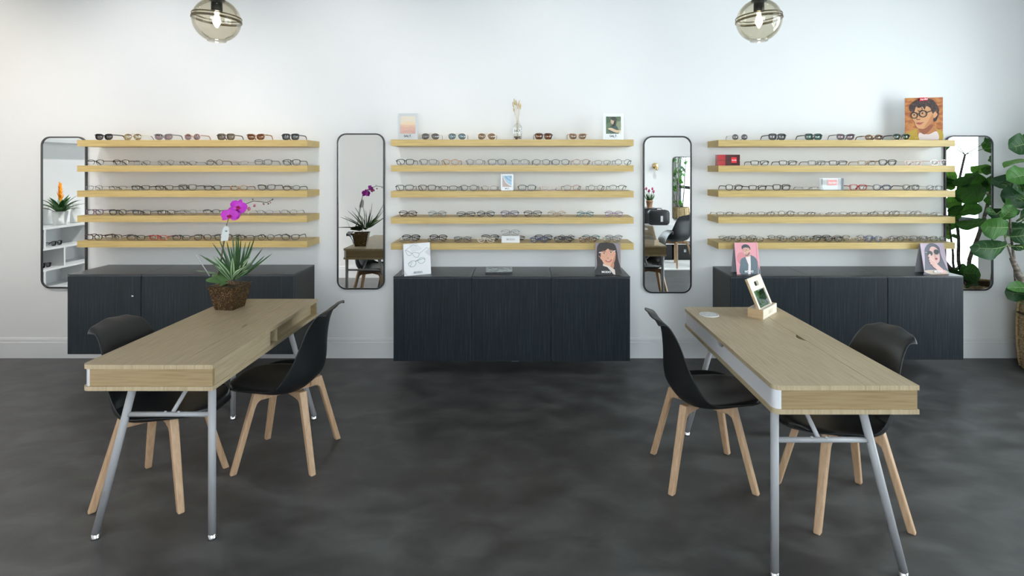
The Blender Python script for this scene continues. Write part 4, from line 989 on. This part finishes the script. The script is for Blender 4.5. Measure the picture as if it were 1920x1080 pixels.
# plate with a square window for the glass and a rounded finger slot
g.box((-pw,0,0),(pw,pt,z1), birch, M); g.box((-pw,0,z1),(-pw+.022,pt,z2), birch, M); g.box((pw-.022,0,z1),(pw,pt,z2), birch, M); g.box((-pw,0,z2),(pw,pt,z3), birch, M)
sl = .03
g.box((-pw,0,z3),(-sl,pt,z4), birch, M); g.box((sl,0,z3),(pw,pt,z4), birch, M); g.box((-pw,0,z4),(pw,pt,ph), birch, M)
for sx in (-1,1):
    for sz, zz in ((1,z3),(-1,z4)):
        r_ = .009
        pts = [(sx*sl,zz)]+[(sx*(sl-r_)+sx*r_*math.cos(a), zz+sz*r_-sz*r_*math.sin(a)) for a in [PI/2*i/5 for i in range(6)]]
        vs = [(x,0,z) for x,z in pts]+[(x,pt,z) for x,z in pts]; n = len(pts)
        g.add(vs, [tuple(range(n)),tuple(reversed(range(n,2*n)))]+[(i,(i+1)%n,(i+1)%n+n,i+n) for i in range(n)], birch, False, M)
for sx in (-1,1): g.box((sx*pw,0,0),(sx*(pw+.0006),pt,ph), birchend, M)
g.build('mirror_frame', t)
g = MB(); g.box((-pw+.022,.004,z1),(pw-.022,.011,z2), mirrorm, M); g.build('mirror_glass', t, 'small square mirror reflecting green leaves')
# perforated round coaster
co = P(1329.5,590.5,.83*F/(590.5-VY))
t = thing('coaster', 'white perforated round coaster on the far end of the right table', 'coaster', (co.x,co.y,.75))
coatw = mat('coaster_white',(.74,.74,.74),.45)
g = MB(); g.lathe([(.054,0),(.054,.004),(.046,.005),(.046,.003)], coatw, 32, caps=False); g.add([(.046*math.cos(2*PI*i/32),.046*math.sin(2*PI*i/32),.003) for i in range(32)], [tuple(range(32))], mat('coaster_holes',(.30,.29,.27),.7)); 
for i in range(-4,5):
    for k in range(-4,5):
        x, y = i*.011+(.0055 if k%2 else 0), k*.0098
        if math.hypot(x,y) < .043: g.lathe([(.0046,.003),(.0046,.0046),(.0030,.0050)], coatw, 8, Matrix.Translation((x,y,0)))
g.build('disc', t)

# ------------------------------------------------------------------ fiddle leaf fig by the window
fig = ramp_mat('fig_leaf', [(.3,(.008,.034,.012)),(.55,(.015,.058,.020)),(.75,(.028,.092,.030))], (1,1,1), 8, 4, .45, .25)
figy = ramp_mat('fig_leaf_young', [(.3,(.03,.105,.022)),(.7,(.06,.18,.04))], (1,1,1), 8, 4, .45, .25)
translucent(fig,(.08,.26,.03),.25); translucent(figy,(.16,.42,.04),.3)
vein = mat('fig_vein', (.20,.30,.10), .5)
bark = ramp_mat('fig_bark', [(.35,(.10,.08,.065)),(.55,(.22,.19,.16)),(.7,(.34,.31,.27))], (1,1,2), 24, 5, .85, .3, .4, .3)
PCX, PCY = 4.06, -.33
def figprof(t_):
    # violin outline: narrow base, slight waist, broad end
    if t_ < .02: return .08
    return (.30+.78*math.sin(PI*min(1,(t_*.80+.07)))**1.15 - .16*math.exp(-((t_-.33)/.12)**2))*(1-max(0,t_-.86)/.14)**.5*min(1,t_*7+.15)
def fig_leaf(parent, base, tip, w_, nrm, m, attach=None, ph=0, droop=.10):
    g = blade(base, tip, w_, m, droop, nrm, .22, 8, 14, figprof, .16, ph)
    base, tip = Vector(base), Vector(tip)
    o = link('leaf', blade_mesh(g,'leaf'), parent)
    v = MB(); mids = [g.v[j*9+4] for j in range(15)]
    n = Vector(nrm); ax = (tip-base).normalized(); n = (n-ax*n.dot(ax)).normalized()
    for k in (3,5,7,9,11):
        for e_ in (0,8):
            q = [g.v[k*9+4], g.v[(k+1)*9+(4+(e_-4)//2)], g.v[min(k+2,14)*9+(4+(e_-4)*3//4)]]
            v.tube([x+n*.0012 for x in q], [.0013,.001,.0006], vein, 5)
    v.tube([x+n*.001 for x in mids[:13]], [.0030-.00017*i for i in range(13)], vein, 5)
    if attach is not None:
        a = Vector(attach); v.tube([a, (a+base)/2+Vector((0,0,.012)), base], [.004,.0032,.003], vein, 6)
    v.build('vein', o)
    return o
def V(px, py, dv):            # a point seen in the right mirror, brought back into the room
    p = P(px, py, dv); return Vector((p.x, -.045-p.y, p.z))
t = thing('fiddle_leaf_fig', 'tall big-leaved green plant in a woven basket at the right edge', 'plant', (PCX,PCY,0))
T0 = Vector((-PCX,-PCY,0))
def loc(p): return Vector(p)+T0
trunks = [[(4.03,-.33,.42),V(1803,505,4.95),V(1800,450,4.95),V(1796,392,4.95),V(1800,345,4.98),V(1812,290,5.0)],
          [(4.07,-.33,.42),V(1819,502,4.97),V(1838,440,4.97),V(1856,378,5.0),V(1868,310,5.02),V(1880,240,5.05),V(1884,190,5.05)],
          [(4.02,-.30,.42),V(1795,512,4.9),V(1789,470,4.9),V(1783,423,4.9),V(1781,380,4.9)],
          [(4.06,-.36,.42),P(1922,535,4.22),P(1908,508,4.22),P(1897,484,4.22)],
          [P(1897,484,4.22),P(1890,462,4.22),P(1884,447,4.22)],
          [(4.10,-.30,.42),(4.13,-.26,1.0),(4.16,-.24,1.5),(4.18,-.22,1.95)]]
rad = [.016,.019,.012,.030,.009,.017]
nodes = []
for k, tr in enumerate(trunks):
    pts = [loc(p) for p in tr]; n = len(pts)
    if k in (0,1,2): nodes += pts[2:]
    elif k == 3: nodes += pts[2:]
    else: nodes += pts
    # smooth along a spline
    qs = [Vector(spline([tuple(p) for p in pts], i/(4*(n-1)))) for i in range(4*(n-1)+1)]
    g = MB(); g.tube(qs, [rad[k]*(1-.45*i/(len(qs)-1)) for i in range(len(qs))], bark, 10); g.build('trunk' if k != 4 else 'branch', t)
def nearest(p):
    c = [q for q in nodes if q.z <= p.z+.06] or nodes
    return min(c, key=lambda q: (q-p).length)
cam = Vector((0,-DW,H))
kk = 0
def put_leaf(bp_, tp_, w_, young=False, roll=0, tilt=0, mirror=False, dr=.10):
    """leaf face turned roughly towards the room (or towards the mirror), rolled about its own axis"""
    global kk
    kk += 1
    mid = (Vector(bp_)+Vector(tp_))/2
    eye = Vector((0, -.045+DW, H)) if mirror else cam
    n = (eye-mid).normalized(); ax = (Vector(tp_)-Vector(bp_)).normalized()
    n = Matrix.Rotation(roll,3,ax) @ n
    b = loc(bp_)
    fig_leaf(t, b, loc(tp_), w_, n, figy if young else fig, nearest(b), kk*1.7, dr)
# leaves seen directly, at the right edge of the photo
put_leaf(P(1890,426,4.2),P(1838,424,4.2),.165,True,-.3)           # bright round leaf
put_leaf(P(1886,461,4.2),P(1817,463,4.12),.150,False,-.5)         # long dark leaf
put_leaf(P(1877,410,4.22),P(1899,384,4.18),.105,True,.5)
put_leaf(P(1882,412,4.25),P(1904,393,4.28),.11,False,-.6)
put_leaf(P(1868,402,4.26),P(1848,397,4.22),.075,False,.8)
put_leaf(P(1893,444,4.2),P(1935,437,4.18),.14,False,.4)
put_leaf(P(1896,462,4.22),P(1930,456,4.2),.09,False,.9)
put_leaf(P(1935,545,4.2),P(1888,541,4.1),.095,True,.55)
put_leaf(P(1935,268,4.2),P(1891,279,4.15),.16,False,.2)
put_leaf(P(1925,262,4.25),P(1918,252,4.2),.08,False,.3)
put_leaf(P(1938,304,4.15),P(1882,315,4.1),.10,True,1.25)
put_leaf(P(1935,327,4.15),P(1887,338,4.1),.155,True,.35)
put_leaf(P(1915,345,4.3),P(1877,351,4.25),.075,False,.9)
put_leaf(P(1930,352,4.25),P(1898,352,4.22),.12,False,.3)
put_leaf(P(1938,372,4.2),P(1905,378,4.15),.10,False,.8)
# leaves seen in the right mirror
RL = [(1884,268,1842,270,5.02,.15,0,.3),(1870,292,1857,294,5.05,.06,0,.5),(1862,312,1822,312,5.05,.12,1,.9),(1868,318,1842,316,4.95,.09,0,.4),(1838,322,1787,342,4.85,.12,0,.9),(1852,352,1812,325,4.98,.14,0,.2),(1866,345,1842,342,4.98,.14,0,.1),
      (1770,332,1798,330,5.0,.12,1,.2),(1768,348,1794,342,5.02,.12,1,.1),(1852,362,1786,362,4.9,.17,0,.25),(1872,372,1846,376,4.95,.10,0,.2),(1770,386,1806,376,4.9,.12,1,.3),(1812,386,1778,394,4.86,.10,0,.8),(1796,402,1844,388,4.9,.12,0,.35),
      (1852,412,1794,418,4.85,.115,0,.75),(1770,428,1796,418,5.0,.11,0,.4),(1768,440,1786,434,5.0,.12,1,.1),(1784,440,1796,448,4.9,.06,0,.9),(1796,502,1815,500,5.0,.05,0,.9),(1798,512,1842,516,4.9,.155,0,.2),(1804,520,1776,520,4.95,.12,0,.3),(1800,505,1780,508,5.0,.06,0,.6),
      (1786,400,1800,412,4.95,.09,0,.5),(1812,540,1838,532,4.85,.08,0,.9)]
for bx, by, tx, ty, dv, w_, yg, rl in RL: put_leaf(V(bx,by,dv), V(tx,ty,dv-.06), w_, bool(yg), rl, 0, True)
# upper crown near the window corner
for i in range(7):
    a = i*2.4; z = 1.35+.10*i; b = Vector((4.15,-.24,z)); q = b+Vector((.12*math.cos(a)+.02,.09*math.sin(a)-.04,.11)); put_leaf(b+(q-b)*.15, q, .12, i%3 == 0, R.uniform(-.6,.6))
# woven basket
weave = ramp_mat('seagrass', [(.3,(.20,.12,.055)),(.5,(.42,.29,.15)),(.7,(.58,.44,.25))], (1,1,3), 40, 4, .85, .3, .3, .4)
bk = thing('woven_basket', 'woven seagrass basket holding the big-leaved plant at the right edge', 'basket', (PCX+.055,PCY,0))
rows = 22; NB = 56; hb = .54; vs = []; fs = []
def brad(z): return .205+.020*math.sin(PI*min(1,z/hb)*.9)
RS = rows*4
for j in range(RS+1):
    z = hb*j/RS
    for i in range(NB*2):
        a = 2*PI*i/(NB*2); row_ = j//4
        bump = .006*abs(math.sin(PI*j/4)) + .0045*math.sin(a*NB/2+PI*row_)
        r_ = brad(z)+bump; vs.append((r_*math.cos(a), r_*math.sin(a), z))
for j in range(RS):
    for i in range(NB*2): fs.append((j*NB*2+i, j*NB*2+(i+1)%(NB*2), (j+1)*NB*2+(i+1)%(NB*2), (j+1)*NB*2+i))
g = MB(); g.add(vs, fs, weave, True); g.lathe([(.19,.002),(.001,.002)], weave, 32, caps=False); g.lathe([(.200,.02),(.205,hb)], mat('basket_inside',(.10,.07,.04),.9), 32, caps=False); g.build('woven_side', bk)
g = MB(); g.tube([((brad(hb)+.004)*math.cos(2*PI*i/96),(brad(hb)+.004)*math.sin(2*PI*i/96),hb+.003+.003*(i%2)) for i in range(97)], .013, weave, 8); g.build('rim', bk)
for i in range(8):
    a = 2*PI*i/8+.2; g = MB(); g.tube([((brad(hb*j/12)+.012)*math.cos(a+.012*(j%2)),(brad(hb*j/12)+.012)*math.sin(a+.012*(j%2)),max(.012,hb*j/12)) for j in range(13)], .010, weave, 7); g.build('stake', bk)
g = MB(); g.lathe([(.199,.44),(.10,.455),(.001,.46)], soil, 32, caps=False); g.build('soil', t, None, (0,0,0))

f2 = copy_tree(t); f2.location = (4.07,-2.42,0); f2.rotation_euler = (0,0,-PI/2); f2['label'] = 'second big-leaved plant by the window, seen only in the nested mirror reflection'
b2 = copy_tree(bk); b2.location = (4.07,-2.42,0); b2['label'] = 'second woven basket under the reflected window plant, seen only in mirrors'
# ------------------------------------------------------------------ the other side of the room, seen only in the mirrors
# white cubby shelves on the left wall
wb = mat('white_shelf_board', (.80,.81,.82), .4)
X0 = XL; dp = .30
t = thing('cubby_shelf', 'white cubby shelf with staggered dividers, seen only in the far left mirror', 'shelf', (X0,-1.75,.27))
ys0, ys1 = -1.15, 1.0
g = MB()
for z in (0,.22,.44,.66): g.box((0,ys0,z),(dp,ys1,z+.022), wb)
g.box((0,ys0,.022),(.012,ys1,.66), wb); g.build('shelf_boards', t)
for k, offs in enumerate(((.0,.55,1.1,1.65,2.128),(.0,.32,.85,1.4,1.95,2.128),(.0,.55,1.1,1.65,2.128))):
    for o_ in offs:
        g = MB(); g.box((.012,ys0+o_,.022+.22*k),(dp,ys0+o_+.022,.22+.22*k), wb); g.build('divider', t)
sh = MB().box((0,-1.0,0),(.24,1.0,.03), wb).build('display_shelf', None, None, (X0,-1.6,1.86)); tag(sh, 'long white shelf high up, seen only in the far left mirror', 'shelf')
gx = X0+.22
for y, z, lb in ((-1.48,.27+.462,'black sunglasses on the upper cubby board, reflected in the far left mirror'),(-1.34,.27+.242,'black sunglasses on the lower cubby board, left of two in the far left mirror'),(-1.14,.27+.242,'black sunglasses on the lower cubby board, right of two in the far left mirror'),(-1.3,1.89,'black sunglasses on the high white shelf, left in the mirror'),(-1.02,1.89,'black sunglasses on the high white shelf, right in the mirror')):
    place_glasses(gx-(.04 if z > 1.8 else 0), y, z, 'square','black','black', lb, 'sunglasses reflected in the left mirror', PI/2)
wp = mat('white_ceramic', (.80,.81,.81), .3)
br = thing('bromeliad', 'orange flowered green plant in a white pot, reflected in the far left mirror', 'plant', (X0+.20,-1.55,.952))
g = MB(); g.lathe([(.052,.001),(.060,.004),(.076,.150),(.072,.150),(.060,.12)], wp, 28, caps=False); g.lathe([(.06,.12),(.001,.125)], soil, 20, caps=False); g.build('pot', br)
for i in range(24):
    a = i*2.399; el_ = .25+1.0*(i/24); ln = .20+.06*R.random(); b = Vector((.02*math.cos(a),.02*math.sin(a),.13)); tp_ = b+Vector((math.cos(a)*math.cos(el_),math.sin(a)*math.cos(el_),math.sin(el_)*.9))*ln
    if tp_.x < -.17: tp_.x = -.17
    gg = blade(b, tp_, .054, leafdark if i%3 else leafmid, .10, (0,0,1), .3, 4, 8); link('leaf', blade_mesh(gg,'leaf'), br)
orange = mat('orange_bract', (.85,.34,.02), .5)
g = MB(); g.tube([(0,0,.13),(0,0,.30)], .006, leafmid, 6)
for i in range(26):
    a = i*2.399; z = .25+.16*i/26; b = blade((0,0,z),(.045*(1-.6*i/26)*math.cos(a),.045*(1-.6*i/26)*math.sin(a),z+.075), .026, orange, .05, (0,0,1), .2, 2, 5); g.add(b.v, b.f, orange, True)
g.build('flower_spike', br)
vz = MB().lathe([(.04,.001),(.055,.01),(.05,.12),(.032,.19),(.036,.22),(.030,.22),(.026,.19)], wp, 24, caps=False).build('ceramic_vase', None, None, (X0+.17,-1.80,.952)); tag(vz, 'tall white ceramic vase behind the orange plant, in the far left mirror', 'vase')
# front right corner
rib = ramp_mat('ribbed_dark_cabinet', [(.4,(.02,.024,.028)),(.6,(.05,.057,.064))], (60,1,.01), 1.2, 2, .45)
t = thing('ribbed_cabinet', 'dark ribbed cabinet with potted tulips on it, seen only in a mirror', 'cabinet', (1.95,-5.65,0))
g = MB(); g.box((-.42,-.22,0),(.42,.22,.82), rib); g.build('carcass', t); g = MB(); g.box((-.43,-.23,.82),(.43,.23,.85), blacktop); g.build('top_panel', t)
g = MB()
for i in range(34): g.box((-.41+i*.0246,.22,.02),(-.398+i*.0246,.228,.80), rib)
g.build('ribbed_door', t)
terr = mat('terracotta', (.55,.30,.17), .7)
t = thing('potted_tulips', 'pink tulips in a terracotta pot on the dark ribbed cabinet, seen in a mirror', 'plant', (2.28,-5.60,.85))
g = MB(); g.lathe([(.045,.001),(.062,.12),(.066,.12),(.066,.135),(.058,.135),(.05,.11)], terr, 24, caps=False); g.lathe([(.055,.11),(.001,.115)], soil, 20, caps=False); g.build('pot', t)
tulip = mat('tulip_pink', (.30,.03,.10), .5)
for i in range(7):
    a = i*2.4; r_ = .035+.02*R.random(); z = .27+.10*R.random(); tp_ = Vector((r_*1.8*math.cos(a), r_*1.8*math.sin(a), z))
    s_ = MB(); s_.tube([(.01*math.cos(a),.01*math.sin(a),.11),tuple(tp_)], .003, leafmid, 6); so = s_.build('stem', t)
    s_ = MB(); s_.lathe([(.004,-.005),(.016,.006),(.019,.022),(.012,.044),(.004,.05)], tulip, 10, Matrix.Translation(tp_)); s_.build('flower', so)
for i in range(12):
    a = i*2.4+1; b = Vector((.012*math.cos(a),.012*math.sin(a),.11)); tp_ = b+Vector((.09*math.cos(a),.09*math.sin(a),.13+.06*R.random())); gg = blade(b, tp_, .035, leafmid, .08, (math.cos(a),math.sin(a),.6), .3, 4, 8); link('leaf', blade_mesh(gg,'leaf'), t)
case = mat('black_case', (.012,.012,.013), .5)
for i, (x, lb) in enumerate(((2.22,'black equipment case under the white box, seen in a mirror'),(2.85,'black equipment case on the floor beside the reflected chair'))):
    t = thing('equipment_case', lb, 'case', (x,-5.12,0), 0, 'black cases reflected in the mirror')
    g = MB(); g.box((-.30,-.22,.01),(.30,.22,.27), case, None, .03); g.build('case_body', t)
    for sx in (-.12,.12): q = MB(); q.box((sx-.02,.222,.14),(sx+.02,.228,.19), chrome); q.build('latch', t)
wbx = MB().box((-.33,-.20,0),(.33,.20,.32), mat('white_carton',(.74,.75,.75),.6), None, .006).build('white_carton', None, None, (2.42,-5.10,.2702)); tag(wbx, 'white carton standing on the black cases, seen in a mirror', 'box')
t = thing('black_bag', 'black rounded bag on the white carton, seen in a mirror', 'bag', (2.32,-5.08,.5905))
g = MB(); pr = rrect(.36,.26,.06); n = len(pr); vs = []
for y, k in ((-.08,.88),(-.06,1),(.06,1),(.08,.88)): vs += [(x*k,y,z*k+.13) for x,z in pr]
g.add(vs, [(j*n+i,j*n+(i+1)%n,(j+1)*n+(i+1)%n,(j+1)*n+i) for j in range(3) for i in range(n)]+[tuple(reversed(range(n))),tuple(range(3*n,4*n))], case, True); g.build('bag_body', t)
g = MB(); g.tube([(-.06,0,.262),(-.05,0,.285),(.05,0,.285),(.06,0,.262)], .007, case, 8); g.build('handle', t); g = MB(); g.box((.02,.081,.06),(.06,.0825,.16), mat('silver_tag',(.6,.6,.62),.4)); g.build('tag', t, 'silver tag')
t = thing('wall_sconce', 'brass wall lamp above the tulips, seen in the mirror beside the right shelves', 'lamp', (2.53,YF,1.62))
g = MB(); g.lathe([(.06,.0),(.06,.014),(.052,.02)], brass, 28, Matrix.Rotation(-PI/2,4,'X')); g.build('back_plate', t)
g = MB(); g.tube([(0,.02,0),(0,.09,0),(0,.10,-.01)], .008, brass, 8); g.build('arm', t)
g = MB(); g.lathe([(.018,.0),(.03,-.05),(.034,-.07),(.03,-.07),(.015,-.01)], brass, 20, Matrix.Translation((0,.10,-.01)), caps=False); g.build('lamp_shade', t)
g = MB(); g.ball((0,.10,-.06), .018, bulbm, 10); g.build('bulb', t)
wall_mirror(0,0,0,0, 'black framed mirror on the front wall, seen inside another mirror', YF, True, (2.86,3.40,.58,1.80))
rg = MB().box((-.85,-.44,0),(.85,.44,.012), mat('white_rug',(.74,.73,.71),.95)).build('rug', None, None, (2.75,-4.42,0)); tag(rg, 'white rug under the reflected chair', 'rug')

# ------------------------------------------------------------------ light
def spot(x, y, tx, ty, tz, e, col, size=80, blend=1.0, label=''):
    z = CEIL
    t = thing('unseen_downlight', label, 'lamp', (x,y,z), 0, 'recessed ceiling spots along the display wall')
    g = MB(); g.lathe([(.040,-.001),(.055,-.001),(.055,-.008),(.042,-.008)], whitemetal, 24, caps=False, closed=True); g.build('trim_ring', t)
    g = MB(); g.lathe([(.040,-.0015),(.001,-.0015)], mat('lit_spot_lens',(1,1,1),.3,emit=(1,.97,.92),estr=12), 20, caps=False); g.build('lamp_lens', t)
    l = bpy.data.lights.new('spot_beam', 'SPOT'); l.energy = e; l.color = col; l.spot_size = math.radians(size); l.spot_blend = blend; l.shadow_soft_size = .07
    o = bpy.data.objects.new('spot_beam', l); COL.objects.link(o); o.location = (x,y,z-.03)
    o.rotation_euler = (Vector((tx,ty,tz))-Vector(o.location)).to_track_quat('-Z','Y').to_euler()
WARM = (1,.90,.74); NEU = (1,.975,.95)
SP = [(-4.7,-1.9,-4.7,0,2.0,115,WARM),(-3.1,-1.9,-3.1,0,2.0,115,NEU),(-1.5,-1.9,-1.5,0,2.0,70,NEU),(.1,-1.9,.1,0,2.0,45,NEU),(1.7,-1.9,1.7,0,2.0,6,NEU)]
for i, (x,y,tx,ty,tz,e,c) in enumerate(SP): spot(x,y,tx,ty,tz,e,c, 76, 1.0, f'recessed ceiling spot aimed at the display wall, {ORD[i]} from the left')
ADDED_SPOTS = [(-4.4,-2.0,-4.4,YP,1.6,1150,NEU,'aimed at the partition wall, left one'),(-2.8,-2.0,-2.8,YP,1.6,1150,NEU,'aimed at the partition wall, right one'),
      (2.7,-4.7,2.7,YF,1.6,620,NEU,'aimed at the front wall'),(2.6,-4.0,2.6,-4.9,0,120,NEU,'above the white rug'),(-3.2,-1.6,XL,-1.6,1.5,1200,NEU,'aimed at the white cubby shelf')]
for x,y,tx,ty,tz,e,c,lb in ADDED_SPOTS: spot(x,y,tx,ty,tz,e,c, 74, 1.0, 'added ceiling spot '+lb)  # added unseen spots: brighten what the mirrors reflect and bounce light back
w = bpy.data.worlds.new('overcast_sky'); sc.world = w; w.use_nodes = True
bg = w.node_tree.nodes['Background']; bg.inputs[0].default_value = (.87,.95,1.0,1); bg.inputs[1].default_value = 9.0
# portal that guides daylight sampling through the window opening
l = bpy.data.lights.new('window_portal', 'AREA'); l.shape = 'RECTANGLE'; l.size = WZ1-WZ0; l.size_y = WY0-WY1; l.cycles.is_portal = True
o = bpy.data.objects.new('window_portal', l); COL.objects.link(o); o.location = (XR+.17,(WY0+WY1)/2,(WZ0+WZ1)/2); o.rotation_euler = (0,PI/2,0)

l = bpy.data.lights.new('window_portal', 'AREA'); l.shape = 'RECTANGLE'; l.size = FX1-FX0; l.size_y = FZ1-FZ0; l.cycles.is_portal = True
o = bpy.data.objects.new('window_portal', l); COL.objects.link(o); o.location = ((FX0+FX1)/2,YF-.17,(FZ0+FZ1)/2); o.rotation_euler = (PI/2,0,PI)
# ------------------------------------------------------------------ camera
cd = bpy.data.cameras.new('camera'); cam_o = bpy.data.objects.new('camera', cd); COL.objects.link(cam_o)
cd.sensor_width = 36; cd.lens = 36*F/1920
cd.shift_x = -(VX-960)/1920; cd.shift_y = -(540-VY)/1920
cd.clip_start = .05
cam_o.location = (0,-DW,H); cam_o.rotation_euler = (PI/2,0,0)
sc.camera = cam_o
sc.view_settings.view_transform = 'Standard'; sc.view_settings.look = 'None'; sc.view_settings.gamma = 1; sc.view_settings.use_curve_mapping = False
sc.view_settings.exposure = 0
sc.cycles.max_bounces = 10; sc.cycles.transparent_max_bounces = 24; sc.cycles.diffuse_bounces = 5; sc.cycles.glossy_bounces = 6
sc.cycles.caustics_reflective = False; sc.cycles.caustics_refractive = False; sc.cycles.sample_clamp_indirect = 6
